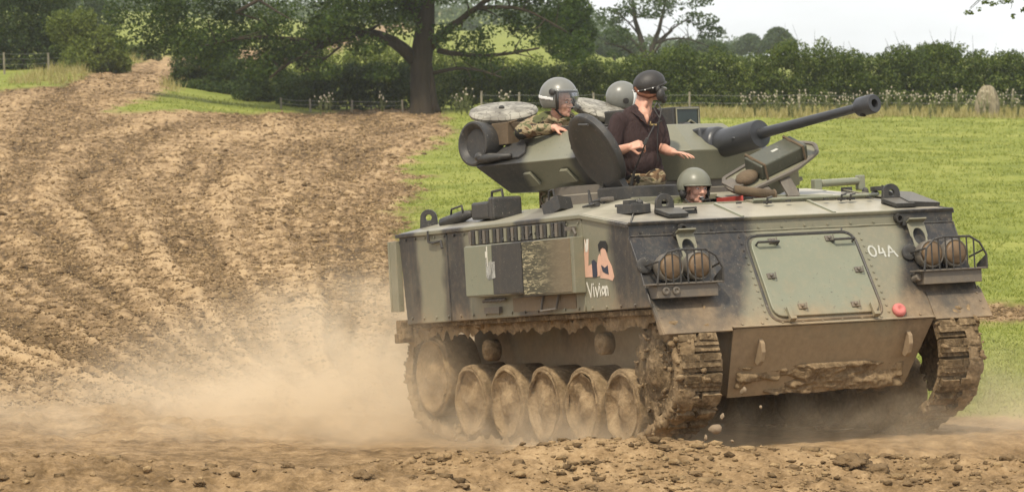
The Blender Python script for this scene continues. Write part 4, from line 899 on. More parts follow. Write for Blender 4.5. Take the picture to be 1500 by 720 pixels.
    def strokes(name, lines, mp, wdt, nrm, m=M_white):
        mb = MB()
        for ln in lines:
            P3 = [Vector(mp(*q)) for q in ln]
            for a, b in zip(P3, P3[1:]):
                t = (b - a).normalized(); s_ = t.cross(nrm) * wdt / 2; e = t * wdt * .3; mb.slab([a - e - s_, b + e - s_, b + e + s_, a - e + s_], .002)
        return mb.build(name, m, veh)
    sm = lambda X, Yp: (SZ(X, Yp)[0], -1.403 - .0004 * (X % 7), SZ(X, Yp)[1])
    strokes('painted_name', [[(114, 393), (134, 472), (144, 400)], [(152, 415), (154, 468)], [(152, 398), (152, 402)], [(163, 418), (172, 468), (183, 412)], [(188, 414), (191, 462)], [(187, 397), (187, 401)],
                             [(212, 425), (204, 414), (198, 432), (203, 458), (212, 444)], [(213, 412), (217, 461)], [(221, 412), (223, 461)], [(222, 430), (228, 411), (233, 424), (233, 461)]], sm, .014, Vector((0, -1, 0)))
    def gm(X, Yp):
        px = 1150 + X / 3; py = 240 + Yp / 3; y = .57 + (px - 1274) * .00598; z = 1.452 - (py - 377) * .0054 - (px - 1274) * .0002
        return G3(y, z, .004 + .0003 * (X % 5))
    el = [(391 + 15 * math.cos(2 * math.pi * i / 12 + 1), 385 + 22 * math.sin(2 * math.pi * i / 12 + 1)) for i in range(13)]
    strokes('chalked_number', [el, [(426, 362), (419, 394), (443, 390)], [(438, 374), (441, 408)], [(455, 408), (470, 362), (493, 408)], [(460, 391), (486, 388)]], gm, .015, GN, M_chalk)
    bm_ = lambda X, Yp: (-.80 + .385 + X * .10, -1.5035 - .0005 * X, 1.50 + Yp * .12)
    mb = MB(); mb.slab([(-.405, -1.5035, 1.59), (-.24, -1.5035, 1.595), (-.235, -1.5035, 1.47), (-.36, -1.5035, 1.45), (-.40, -1.5035, 1.48)], .002)
    g = G('rubbed_chalk'); p = g.obj(veh); n = g.noise(g.mapping(p, (3, 1, 1.5)), 9, 4, .6); g.bsdf(g.mix(g.map(n, .35, .65), (.16, .16, .14), (.44, .44, .40)), .8); mb.build('chalk_patch', g.m, veh)
    strokes('chalked_number', [[(.2, .95), (.15, .2), (.4, .15), (.42, .9), (.2, .95)], [(.55, .9), (.55, .5), (.85, .5)], [(.8, .85), (.8, .15)], [(.95, .15), (1.12, .9), (1.3, .15)]], bm_, .006, Vector((0, -1, 0)), M_chalk)
    # bolt heads and weld beads
    mb = MB()
    for x in np.arange(-2.15, 1.1, .19): mb.lathe([(.011, 0), (.011, .008), (.0001, .01)], 6, frame((x, -1.40, 1.835 - .0 * x), (0, -1, 0)))
    for x in np.arange(-2.1, 2.2, .24): mb.lathe([(.012, 0), (.012, .009), (.0001, .011)], 6, frame((x, -1.40, 1.185), (0, -1, 0)))
    for y in np.arange(-1.3, 1.31, .2): mb.lathe([(.011, 0), (.011, .008), (.0001, .01)], 6, frame((1.93, y, 1.725), (1, 0, 0)))
    for y in np.arange(-.7, .86, .17): mb.lathe([(.011, 0), (.011, .008), (.0001, .01)], 6, frame(G3(y, 1.0, 0), GN))
    for sy in (-1.36, 1.38):
        for z in np.arange(1.02, 1.2, .06): mb.lathe([(.010, 0), (.010, .008), (.0001, .01)], 6, frame((2.40 - (z - .955) * .70, sy, z), (.8, 0, .6)))
    for a in np.arange(.05, 1.0, .075):
        for q0, q1 in (((-.48, 1.69), (-.48, 1.0)), ((.55, 1.68), (.57, 1.0))):
            y = q0[0] + (q1[0] - q0[0]) * a; z = q0[1] + (q1[1] - q0[1]) * a; mb.lathe([(.010, 0), (.010, .008), (.0001, .01)], 6, frame(G3(y, z, 0), GN))
    o = mb.build('bolt_head', M_paint, veh); o['kind'] = 'stuff'
    rr = random.Random(3); mb = MB()
    def bead(a, b):
        a, b = Vector(a), Vector(b); n = max(4, int((b - a).length / .05)); mb.tube([a.lerp(b, i / n) + Vector((rr.uniform(-.002, .002), rr.uniform(-.002, .002), rr.uniform(-.002, .002))) for i in range(n + 1)], [.007 + rr.uniform(-.0015, .0025) for i in range(n + 1)], 6)
    for s_ in (-1, 1): bead((1.932, s_ * 1.40, 1.70), (2.247, s_ * 1.40, 1.162)); bead((1.14, s_ * .9, 2.0), (1.93, s_ * 1.38, 1.803))
    bead((1.14, -1.40, 1.87), (1.14, -1.40, 1.165)); bead((1.934, -1.39, 1.70), (1.934, 1.39, 1.70)); bead((-1.35, -1.40, 1.86), (-1.33, -1.40, 1.15))
    o = mb.build('weld_bead', M_paint, veh, smooth='full'); o['kind'] = 'stuff'
fittings()

def turret():
    t = empty('turret', Matrix()); t.parent = veh; t.matrix_local = TUR
    P = lambda n, b, m=M_turp, bev=.004, **k: b.build(n, m, t, bevel=bev, **k)
    bot = [(-.93, -.70), (.36, -.70), (.84, -.30), (.84, .30), (.36, .70), (-.93, .70)]; mid = [(-1.12, -.90), (.32, -.90), (.92, -.38), (.92, .38), (.32, .90), (-1.12, .90)]; top = [(-.84, -.55), (.16, -.57), (.60, -.26), (.60, .26), (.16, .57), (-.84, .55)]
    mb = MB(); V = [(x, y, .155) for x, y in bot] + [(x, y, .385) for x, y in mid] + [(x, y, .625 - .03 * max(0, x)) for x, y in top]
    F = [tuple(range(6))[::-1]] + [(i, (i + 1) % 6, 6 + (i + 1) % 6, 6 + i) for i in range(6)] + [(6 + i, 6 + (i + 1) % 6, 12 + (i + 1) % 6, 12 + i) for i in range(6)] + [tuple(range(12, 18))]
    mb.add(V, F); P('turret_shell', mb, M_turp, .008)
    # ring it turns on
    mb = MB(); mb.lathe([(.86, -.01), (.86, .09), (.80, .10), (.80, .165), (.0001, .165)], 40); P('turret_ring', mb, M_bare, .0, smooth=True)
    # flare of the lower side: brackets, bolted cover, cleats
    for x in (-.55, -.10): 
        mb = MB(); mb.slab([(x - .07, -.775, .20), (x + .10, -.775, .205), (x + .06, -.86, .30), (x - .02, -.86, .30)], .03); P('bracket', mb, M_turp)
    mb = MB(); mb.slab([(-1.0, -.86, .425), (-.62, -.86, .428), (-.60, -.80, .47), (-.72, -.68, .555), (-.94, -.68, .553)], .02); P('armour_cover', mb, M_black, .004)
    mb = MB(); mb.tube([(-1.05, -.90, .44), (-.95, -.89, .445), (-.70, -.87, .45)], [.035, .04, .018], 8); mb.ell((-1.06, -.9, .46), (.05, .035, .04), 8, 6); P('clamp', mb, M_black, 0, smooth='full')
    mb = MB(); mb.box((.03, -.80, .47), (.12, .03, .025)); mb.box((.03, -.80, .49), (.04, .03, .05)); P('cleat', mb, M_black)
    mb = MB(); mb.box((.36, -.83, .26), (.14, .05, .05)); P('bracket', mb, M_black)
    # gun
    e = R(6.5); gd = Vector((math.cos(e), 0, math.sin(e))); g0 = Vector((.70, 0, .412)); M = frame(g0, gd, (0, 1, 0))
    mb = MB(); mb.lathe([(.14, -.08), (.155, -.02), (.155, .05), (.145, .13), (.135, .17), (.10, .175)], 28, M); mb.box((-.02, 0, -.05), (.25, .30, .26), M); P('gun_mantlet', mb, M_gun, .02, smooth=True)
    mb = MB(); mb.lathe([(.108, .08), (.112, .10), (.112, .60), (.108, .615), (.07, .62), (.045, .625)], 32, M); mb.ell(tuple(M @ Vector((-.11, 0, .42))), (.02, .012, .012), 8, 6); P('recoil_sleeve', mb, M_gun, 0, smooth=True)
    mb = MB(); mb.lathe([(.046, .62), (.042, .75), (.034, 1.76)], 24, M); P('gun_barrel', mb, M_gun, 0, smooth=True)
    mb = MB(); mb.lathe([(.034, 1.73), (.066, 1.74), (.075, 1.755), (.075, 1.90), (.068, 1.915), (.034, 1.915), (.030, 1.80), (.0001, 1.80)], 28, M); mz = P('muzzle_brake', mb, M_gun, 0, smooth=True)
    mb = MB(); nn = Vector((.05, -.075, 0)); mb.lathe([(.024, -.002), (.024, .0035), (.0001, .0035)], 16, frame(M @ Vector((-.028, -.0705, 1.80)), M.to_3x3() @ Vector((-.36, -.93, 0)))); P('vent_shade_disc', mb, M_hole_shade, 0)  # black disc on the surface, painted as the shade inside a vent
    mb = MB(); mb.lathe([(.029, 1.86), (.0001, 1.861)], 18, M); P('bore_shade_disc', mb, M_hole_shade, 0)  # black disc painted as the shade down the muzzle
    # dark cheek and smoke dischargers under the gun on the left
    mb = MB(); mb.ell((.62, .46, .33), (.30, .17, .10), 16, 8, rot=Matrix.Rotation(R(20), 3, 'Z')); P('gun_cheek', mb, M_gun, 0, smooth='full')
    for k, y in enumerate((.30, .40, .50)):
        mb = MB(); mb.lathe([(.035, 0), (.04, .18), (.03, .18), (.0001, .14)], 12, frame((.82 - k * .08, y, .20), (.8, .3, .5))); P('smoke_discharger', mb, M_rust, 0, smooth=True)
    # sight head, hatch lids, drum, stowage
    mb = MB(); mb.box((.04, .30, .685), (.20, .30, .17)); mb.box((.04, .30, .605), (.34, .42, .025)); sg = P('sight_head', mb, M_black, .01)
    mb = MB(); mb.span((.139, .185, .625), (.146, .415, .75)); P('sight_glass', mb, M_glass, .002)
    mb = MB(); mb.tube([(.149, .18, .62), (.149, .18, .755), (.149, .42, .755), (.149, .42, .62)], .008, 5); mb.tube([(.155, .28, .63), (.16, .32, .66), (.155, .38, .63)], .008, 5); P('sight_frame', mb, M_green, 0)
    mb = MB(); mb.ell((.42, .02, .60), (.06, .05, .03), 10, 6); mb.box((.42, .02, .615), (.03, .09, .03)); P('lifting_ring', mb, M_black, 0)
    Hi = (M_H @ TUR).to_3x3().inverted()
    def lid(c, nw, r, m, name='turret_hatch_lid'):
        Mx = frame(c, (Hi @ Vector(nw)), (1, 0, 0)); mb = MB(); mb.lathe([(.0001, .03), (r * .80, .03), (r * .84, .022), (r * .93, .024), (r * .97, .018), (r, .0), (r * .97, -.02), (r * .86, -.045), (.0001, -.06)], 40, Mx); o = P(name, mb, m, 0, smooth=True); return Mx
    g = G('cracked_lid_paint'); p = g.obj(veh); v = g.n('ShaderNodeTexVoronoi', feature='DISTANCE_TO_EDGE'); v.inputs['Scale'].default_value = 14; g.l(p, v.inputs[0]); f = g.map(v.outputs['Distance'], .0, .05); n = g.noise(p, 8, 4)
    g.bsdf(g.mix(g.math('MULTIPLY', f, g.map(n, .35, .6, .35, 1)), (.09, .08, .065), (.34, .32, .265)), .6, 0, None, .3)
    Mx = lid((-1.20, -.50, .83), (-.06, -.22, .97), .285, g.m); mb = MB(); mb.ell(tuple(Mx @ Vector((-.02, .0, .035))), (.025, .025, .02), 8, 6); P('lid_knob', mb, M_black, 0)
    mb = MB(); mb.tube([(-1.2, -.46, .78), (-1.05, -.42, .62)], .07, 10); mb.box((-1.02, -.45, .66), (.16, .20, .20)); P('lid_hinge', mb, M_black, .01)
    Mx = lid((-.62, .05, .80), (.25, -.20, .95), .26, g.m)
    mb = MB(); mb.box((-.60, .05, .70), (.10, .12, .16)); P('lid_hinge', mb, M_black, .01)
    mb = MB(); mb.box((-.32, .02, .70), (.22, .22, .15)); P('stowage_box', mb, M_black, .012)
    Mx = frame((-1.17, -.865, .575), Hi @ Vector((-.76, -.64, .05)), Hi @ Vector((0, 0, 1))); mb = MB(); mb.lathe([(.0001, -.035), (.12, -.03), (.145, .0), (.165, .012), (.182, .008), (.186, -.01), (.175, -.15), (.16, -.19), (.0001, -.20)], 36, Mx); P('turret_drum', mb, M_black, 0, smooth=True)
    mb = MB(); mb.box((-.98, -.66, .64), (.20, .16, .18)); mb.tube([(-.92, -.72, .72), (-.80, -.70, .74)], .01, 5); P('stowage_bag', mb, M_canv, .02)
    # hoops on turret roof round the hatches
    for c in ((-.55, -.30), (-.62, .30)):
        mb = MB(); mb.lathe([(.29, .60), (.30, .66), (.27, .665), (.26, .60)], 32, Matrix.Translation((*c, 0))); P('hatch_ring', mb, M_black, 0, smooth=True)
    return t
turret()

# ---- running gear
def running_gear():
    circ = [(-2.12, .56, .40), (-1.396, .36, .345), (1.35, .36, .345), (1.97, .66, .415)]
    pts = [(cx + r * math.cos(a), cz + r * math.sin(a)) for cx, cz, r in circ for a in np.linspace(0, 2 * math.pi, 72, endpoint=False)]
    pts = sorted(set(pts))
    def half(ps):
        h = []
        for p in ps:
            while len(h) > 1 and (h[-1][0] - h[-2][0]) * (p[1] - h[-2][1]) - (h[-1][1] - h[-2][1]) * (p[0] - h[-2][0]) <= 0: h.pop()
            h.append(p)
        return h
    lo = half(pts); up = half(pts[::-1]); hull_ = lo[:-1] + up[:-1]; hp = np.array(hull_ + [hull_[0]]); seg = np.hypot(*np.diff(hp, axis=0).T); cum = np.r_[0, np.cumsum(seg)]
    n = round(cum[-1] / .142); pitch = cum[-1] / n
    def link_mesh(sd):
        r_ = random.Random(sd); mb = MB(); w = .35; j = lambda v: v + r_.uniform(-.006, .006)
        mb.box((0, 0, .0), (pitch * .92, w, .035)); mb.box((j(-.005), 0, .030), (pitch * .34, w * .98, .030)); mb.box((j(.035), j(-.085), .036), (pitch * .40, w * .42, .04)); mb.box((j(.035), j(.085), .034), (pitch * .40, w * .42, .04))
        V = [(x + r_.uniform(-.006, .006), y + r_.uniform(-.006, .006), z + r_.uniform(-.006, .008)) for x, y, z in mb.v]; mb.v = V
        me = mb.mesh('track_link'); me.materials.append(M_mudd); return me
    ms = [link_mesh(i) for i in range(4)]
    for s in (-1, 1):
        y = s * 1.115; tr = empty('track', Matrix()); tr.parent = veh; tr.matrix_local = T_IN_H
        for i in range(n):
            d = (i + .5) * pitch; k = np.searchsorted(cum, d) - 1; k = min(max(k, 0), len(seg) - 1); f = (d - cum[k]) / seg[k]; q = hp[k] * (1 - f) + hp[k + 1] * f
            d0, d1 = (d - pitch * .4) % cum[-1], (d + pitch * .4) % cum[-1]
            a = [np.interp(d0, cum, hp[:, c]) for c in (0, 1)]; b = [np.interp(d1, cum, hp[:, c]) for c in (0, 1)]
            tx = Vector((b[0] - a[0], 0, b[1] - a[1])).normalized(); nz_ = Vector((tx.z, 0, -tx.x))
            sag = 0
            if q[1] > .85 and -1.9 < q[0] < 1.7: sag = -.03 * math.sin((q[0] + 1.9) / 3.6 * math.pi * 3) ** 2
            o = link('track_link', ms[random.randint(0, 3)], None, tr, frame((q[0], y, q[1] + sag), nz_, tx))
        # mud caked on the links and along the top run
        m = 1500; d = rng.uniform(0, cum[-1], m); qx = np.interp(d, cum, hp[:, 0]); qz = np.interp(d, cum, hp[:, 1]); top = (qz > .82)
        yy = np.where(rng.uniform(0, 1, m) < .55, s * rng.uniform(1.25, 1.31, m), y + rng.uniform(-.17, .17, m)); cxx, czz = .0, .5
        nx, nzv = qx - np.clip(qx, -2.0, 1.9), qz - np.where(qz > .5, np.minimum(qz, .62), np.maximum(qz, .4)); ln = np.hypot(nx, nzv) + 1e-6
        P = np.stack([qx + nx / ln * rng.uniform(-.04, .05, m), yy, qz + nzv / ln * rng.uniform(-.04, .05, m) + np.where(top, .03, 0)], -1)
        lumps('caked_mud', P, np.clip(rng.lognormal(-3.75, .45, m), .008, .055) * np.where(top, 1.25, .85), tr, M_mud)
        # a ragged skirt of mud along the outer edge of the whole run
        nu = 420; dd = np.linspace(0, cum[-1], nu); cs_ = [(1.16, .045), (1.235, .055), (1.295, .03), (1.31, .0), (1.308, -.02), (1.295, -.035)]
        px_ = np.interp(dd, cum, hp[:, 0]); pz_ = np.interp(dd, cum, hp[:, 1]); e0 = np.interp((dd + .08) % cum[-1], cum, hp[:, 0]) - np.interp((dd - .08) % cum[-1], cum, hp[:, 0]); e1 = np.interp((dd + .08) % cum[-1], cum, hp[:, 1]) - np.interp((dd - .08) % cum[-1], cum, hp[:, 1]); le = np.hypot(e0, e1); nx_, nz2 = e1 / le, -e0 / le
        topk = sstep(pz_, .80, .95); V = []
        for j, (yo, no) in enumerate(cs_):
            a_ = fbm(dd * 11 + j * .35, np.full(nu, j * .8 + s), 5, 81, .65) * .06 + fbm(dd * 3, np.full(nu, 2. + s), 2, 82) * .02; b_ = fbm(dd * 13, np.full(nu, j * .9 + 5), 3, 83) * .03
            nn_ = no * (1 + .25 * topk) + a_ + .012 * topk - (.02 + .03 * topk) * (j == 5); V.append(np.stack([px_ + nx_ * nn_, s * (yo + b_ * (j > 0)), pz_ + nz2 * nn_], -1))
        V = np.stack(V, 1).reshape(-1, 3); kk = len(cs_); ii = np.arange(nu - 1)[:, None] * kk + np.arange(kk - 1)[None]; o = link('caked_mud', fast_mesh('caked_mud', V, np.stack([ii, ii + kk, ii + kk + 1, ii + 1], -1).reshape(-1, 4)), M_mud, tr); o['kind'] = 'stuff'
        # wheels
        def wheel(name, x, z, r, seed, dish=.05, tyre=.05, wdt=.30, m_=M_wheel):
            root = empty(name, Matrix()); root.parent = veh; root.matrix_local = T_IN_H @ Matrix.Translation((x, s * 1.10, z)) @ Matrix.Rotation(random.uniform(0, 6), 4, 'Y')
            M = Matrix.Rotation(R(90) * -s * -1, 4, 'X') if s > 0 else Matrix.Rotation(R(90), 4, 'X')
            # +z of the profile is the outer face
            def noisy(mb, amp, sd):
                v = np.array([tuple(q) for q in mb.v]); a, b, c = v.T
                dv = np.stack([fbm(a * 9 + sd, c * 9 + b * 5, 3, sd), 1.3 * fbm(a * 8 - sd, c * 8, 3, sd + 3), fbm(c * 9, a * 9 + sd, 3, sd + 7)], 1) * amp
                mb.v = [tuple(q) for q in v + dv]; return mb
            h = wdt / 2
            mb = MB(); mb.lathe([(r * .84, -h), (r, -h + .01), (r, h - .015), (r * .985, h), (r * .87, h + .006), (r * .84, h - .012)], 44, M, False); noisy(mb, .014, seed).build('tyre', M_mud, root, smooth='full')
            mb = MB(); mb.lathe([(r * .88, h + .004), (r * .82, h + .004), (r * .78, h - .010), (r * .62, h - .022), (r * .42, h - .014), (r * .30, h - .002), (r * .25, h + .018), (r * .14, h + .03), (.0001, h + .035)], 44, M, False); noisy(mb, .030, seed + 11).build('wheel_disc', m_, root, smooth='full')
            mb = MB(); mb.lathe([(r * .90, h - .004), (r * .885, h + .014), (r * .83, h + .012), (r * .81, h - .006)], 44, M, False); noisy(mb, .016, seed + 31).build('rim', M_mud, root, smooth='full')
            return root
        for i, x in enumerate((-1.396, -.71, -.02, .665, 1.35)): wheel('road_wheel', x, .36, .305, 3 + i + (20 if s > 0 else 0))
        wheel('idler_wheel', -2.12, .56, .335, 17, .07)
        # sprocket: toothed ring and hub
        sp = empty('drive_sprocket', Matrix()); sp.parent = veh; sp.matrix_local = T_IN_H @ Matrix.Translation((1.97, s * 1.10, .66))
        M = Matrix.Rotation(R(-90) * s, 4, 'X') if s > 0 else Matrix.Rotation(R(90), 4, 'X'); mb = MB(); pr = []
        V = []; nt_ = 14
        ring2 = []
        for k in range(nt_ * 4):
            a = 2 * math.pi * k / (nt_ * 4); rr = .385 if k % 4 in (0, 1) else .33; ring2.append((rr * math.cos(a), rr * math.sin(a)))
        for zz in (.11, .15): V += [(a, b, zz) for a, b in ring2]
        N_ = nt_ * 4; F = [tuple(range(N_))[::-1], tuple(range(N_, 2 * N_))] + [(i, (i + 1) % N_, N_ + (i + 1) % N_, N_ + i) for i in range(N_)]; mb.add(V, F, M); mb.build('toothed_ring', M_mudd, sp)
        mb = MB(); mb.lathe([(.24, .14), (.22, .165), (.16, .15), (.12, .19), (.08, .205), (.0001, .21)], 32, M); mb.build('hub', M_mudd, sp, smooth='full'); lumps('caked_mud', np.stack([.3 * np.cos(rng.uniform(0, 6.28, 140)) * rng.uniform(.2, 1.2, 140), s * rng.uniform(.10, .19, 140), .3 * np.sin(rng.uniform(0, 6.28, 140)) * rng.uniform(.2, 1.2, 140)], -1), np.clip(rng.lognormal(-4.0, .5, 140), .008, .035), sp, M_mud)
        for x, z in ((-1.065, .78), (.99, .845)):
            ro = empty('return_roller', Matrix()); ro.parent = veh; ro.matrix_local = T_IN_H @ Matrix.Translation((x, s * 1.13, z)); mb = MB(); mb.lathe([(.085, .02), (.088, .10), (.078, .12), (.05, .10), (.03, .125), (.0001, .13)], 24, M); mb.build('roller', M_mud, ro, smooth='full')
        mb = MB()
        for x in (-1.396, -.71, -.02, .665, 1.35): mb.tube([(x, s * .80, .40), (x + .22, s * .95, .42), (x, s * .98, .36)], .05, 8)
        o = mb.build('suspension_arm', M_mudd, veh, M=T_IN_H); o['kind'] = 'stuff'
        # dirt thrown on the sponson underside
    mb = MB(); mb.slab([(2.12, -.92, 1.0), (2.12, -.82, 1.0), (2.0, -.80, .5), (1.95, -.86, .5)], .03); mb.slab([(2.15, .96, 1.0), (2.15, .84, 1.0), (2.0, .80, .5), (1.95, .90, .5)], .03); o = mb.build('mud_scraper', M_mudd, veh)
    o['kind'] = 'stuff'
running_gear()
# ------------------------------------------------------------------ the crew
def cloth(name, cols, scale=9.0):
    g = G(name); p = g.obj(); q = g.mapping(p, (1, 1, 1.4)); n = g.noise(q, scale, 3, .5, .8); m = g.noise(g.mapping(p, (1, 1, 1.3), (1, .3, .2), (3, 1, 2)), scale * 1.2, 3, .5, .6)
    c = g.ramp(n, [(.40, cols[0]), (.43, cols[1]), (.52, cols[1]), (.55, cols[2])]); c = g.mix(g.map(m, .58, .60), c, cols[3])
    g.bsdf(c, .9, 0, g.bump(g.noise(p, 16, 5, .6), .5, .02), .15); return g.m
M_camo = cloth('camouflage_cloth', [(.10, .105, .05), (.27, .215, .13), (.115, .07, .04), (.03, .028, .024)])
M_camo2 = cloth('camouflage_trousers', [(.14, .12, .06), (.34, .27, .16), (.16, .10, .055), (.035, .03, .024)], 12)
def skinmat():
    g = G('skin'); p = g.obj(); n = g.noise(p, 24, 4); c = g.mix(n, (.50, .25, .17), (.62, .36, .26))
    b = g.bsdf(c, .5, 0, g.bump(g.noise(p, 90, 3), .1, .003), .35); b.inputs['Subsurface Weight'].default_value = .12; b.inputs['Subsurface Radius'].default_value = (.02, .008, .004); return g.m
M_skin = skinmat()
def shirtmat():
    g = G('dark_polo_cloth'); p = g.obj(); n = g.noise(g.mapping(p, (1, 1, .35), (0, .5, .3)), 11, 4, .6, .5)
    g.bsdf(g.mix(n, (.022, .013, .013), (.062, .040, .038)), .85, 0, g.bump(n, .8, .06), .2); return g.m
M_shirt = shirtmat()
M_helm = simple('grey_helmet_shell', (.17, .17, .15), .33, 0, .25, 7, .05); M_olive = simple('olive_helmet_shell', (.155, .155, .115), .38, 0, .12, 6, .03)
M_leath = simple('dark_leather', (.025, .022, .019), .5, 0, .3, 20, .3); M_beard = simple('short_beard', (.14, .05, .022), .8, 0, .4, 60, .6)
M_eyew = simple('eye_white', (.62, .58, .55), .3, 0, .05); M_iris = simple('eye_iris', (.02, .02, .025), .2, 0, .1); M_lip = simple('lip', (.36, .12, .10), .45, 0, .15, 30)
M_stripe = simple('white_tape', (.72, .72, .70), .5, 0, .1, 20, 0)
def clear():
    g = G('clear_visor'); a = g.n('ShaderNodeBsdfTransparent'); b = g.n('ShaderNodeBsdfGlossy'); b.inputs['Roughness'].default_value = .08; b.inputs['Color'].default_value = (.9, .92, .95, 1)
    d = g.n('ShaderNodeBsdfDiffuse'); d.inputs[0].default_value = (.6, .62, .64, 1); lw = g.n('ShaderNodeLayerWeight'); lw.inputs[0].default_value = .35
    m1 = g.n('ShaderNodeMixShader'); m1.inputs[0].default_value = .06; g.l(a.outputs[0], m1.inputs[1]); g.l(d.outputs[0], m1.inputs[2])
    m2 = g.n('ShaderNodeMixShader'); g.l(g.math('MULTIPLY', lw.outputs['Fresnel'], .35), m2.inputs[0]); g.l(m1.outputs[0], m2.inputs[1]); g.l(b.outputs[0], m2.inputs[2]); g.l(m2.outputs[0], g.o.inputs[0]); return g.m
M_visor = clear()
def capsule(mb, a, b, r0, r1, n=12):
    a, b = Vector(a), Vector(b); d = (b - a); L_ = max(d.length, 1e-5); d /= L_
    mb.lathe([(max(1e-4, r0 * math.cos(t)), r0 * math.sin(t)) for t in (-1.57, -1.0, -.5, 0)] + [(max(1e-4, r1 * math.cos(t)), L_ + r1 * math.sin(t)) for t in (0, .5, 1.0, 1.57)], n, frame(a, d))
def chain(mb, pts, rs):
    for (a, b), (r, q) in zip(zip(pts, pts[1:]), zip(rs, rs[1:])): capsule(mb, a, b, r, q)
def fuse(mb, name, m, parent, voxel=.008, smooth=3):
    me = mb.mesh(name); o = link(name, me, m, parent); r = o.modifiers.new('fuse', 'REMESH'); r.mode = 'VOXEL'; r.voxel_size = voxel; r.use_smooth_shade = True
    s = o.modifiers.new('soften', 'SMOOTH'); s.factor = .5; s.iterations = smooth; return o
def head(mb, M):
    e = lambda c, r: mb.ell(c, r, 16, 12, M)
    e((0, -.008, .028), (.074, .092, .092)); e((0, .03, -.03), (.060, .066, .084)); e((0, .048, -.088), (.042, .042, .032)); e((0, .072, .022), (.050, .022, .018))
    for s in (-1, 1):
        e((s * .033, .066, -.030), (.024, .026, .026)); e((s * .076, -.005, -.012), (.011, .026, .033)); e((s * .045, .02, -.07), (.018, .04, .03))
    P = lambda a, b, r, q: capsule(mb, M @ Vector(a), M @ Vector(b), r, q, 8)
    P((0, .090, .008), (0, .112, -.028), .010, .014); P((-.014, .096, -.034), (.014, .096, -.034), .010, .010); P((-.016, .088, -.062), (.016, .088, -.062), .009, .009); P((-.013, .084, -.076), (.013, .084, -.076), .010, .010); P((0, .082, -.100), (0, .082, -.102), .016, .016)
def face_bits(par, M, open_mouth=False):
    for s in (-1, 1):
        mb = MB(); mb.ell((s * .030, .0835, .0), (.013, .010, .007), 10, 8, M); mb.build('eye', M_eyew, par, smooth='full')
        mb = MB(); mb.ell((s * .030, .0925, .0), (.0055, .003, .0055), 8, 6, M); mb.build('iris', M_iris, par, smooth='full')
        mb = MB(); mb.tube([(s * .012, .094, .016), (s * .030, .094, .021), (s * .048, .084, .016)], .004, 5, M); mb.build('eyebrow', M_beard, par)
    mb = MB(); mb.ell((0, .0955, -.069), (.022, .006, .005 if not open_mouth else .010), 12, 6, M); o = mb.build('mouth', M_lip if not open_mouth else M_iris, par, smooth='full')
    if open_mouth: mb = MB(); mb.ell((0, .098, -.064), (.017, .004, .004), 10, 6, M); mb.build('teeth', M_eyew, par, smooth='full')
def hand(mb, w, d, nrm, side, curl=(.5, .6, .65, .7), sc=1.0, thumb=.5):
    """wrist w, direction d, palm normal nrm, side +1 thumb on d x nrm side"""
    d = Vector(d).normalized(); n = Vector(nrm); n = (n - d * n.dot(d)).normalized(); t = d.cross(n) * side; w = Vector(w)
    q = lambda a, b, c=0: w + (d * a + t * b + n * c) * sc
    for b in (-.030, -.010, .010, .030): capsule(mb, q(.0, b * .7), q(.088 - abs(b - .005) * .25, b), .014 * sc, .011 * sc, 8)
    Ls = (.036, .043, .046, .041)
    for i, b in enumerate((-.032, -.011, .011, .032)):
        p = q(.086 - abs(b - .005) * .25, b); a = 0; L_ = Ls[i] * sc; r = (.0082, .0088, .0092, .009)[i] * sc
        for k, f in enumerate((1, .68, .5)):
            a += curl[i] * (.9, 1.1, .8)[k]; e = p + (d * math.cos(a) + n * math.sin(a) + t * (.06 * (i - 1.5))) * L_ * f; capsule(mb, p, e, r * (1 - .08 * k), r * (.92 - .08 * k), 7); p = e
    p = q(.018, .030, .006); e = q(.05, .062, .018 + .02 * thumb); f = q(.082, .066 - .03 * thumb, .03 + .03 * thumb); capsule(mb, p, e, .013 * sc, .011 * sc, 8); capsule(mb, e, f, .0105 * sc, .0085 * sc, 8)
def shell(name, c, r, Mb, keep, m, par, thick=.006, nu=48, nv=32, scale=1.0):
    """part of an ellipsoid shell; keep(az, el) says which faces stay; az 0 = forward (+y of Mb)"""
    mb = MB(); V = []; F = []
    for j in range(nv + 1):
        el = -math.pi / 2 + math.pi * j / nv
        for i in range(nu):
            az = -math.pi + 2 * math.pi * i / nu; V.append(Vector((math.sin(az) * math.cos(el) * r[0], math.cos(az) * math.cos(el) * r[1], math.sin(el) * r[2])) * scale + Vector(c))
    for j in range(nv):
        for i in range(nu):
            if keep(math.degrees(-math.pi + 2 * math.pi * (i + .5) / nu), math.degrees(-math.pi / 2 + math.pi * (j + .5) / nv)): F.append((j * nu + i, j * nu + (i + 1) % nu, (j + 1) * nu + (i + 1) % nu, (j + 1) * nu + i))
    mb.add(V, F, Mb); me = mb.mesh(name); bm = bmesh.new(); bm.from_mesh(me); bmesh.ops.remove_doubles(bm, verts=bm.verts, dist=1e-5); bmesh.ops.delete(bm, geom=[v for v in bm.verts if not v.link_faces], context='VERTS'); bmesh.ops.recalc_face_normals(bm, faces=bm.faces); bm.to_mesh(me); bm.free()
    o = link(name, me, m, par, smooth=True)
    if thick: s = o.modifiers.new('thickness', 'SOLIDIFY'); s.thickness = thick; s.offset = 1
    return o
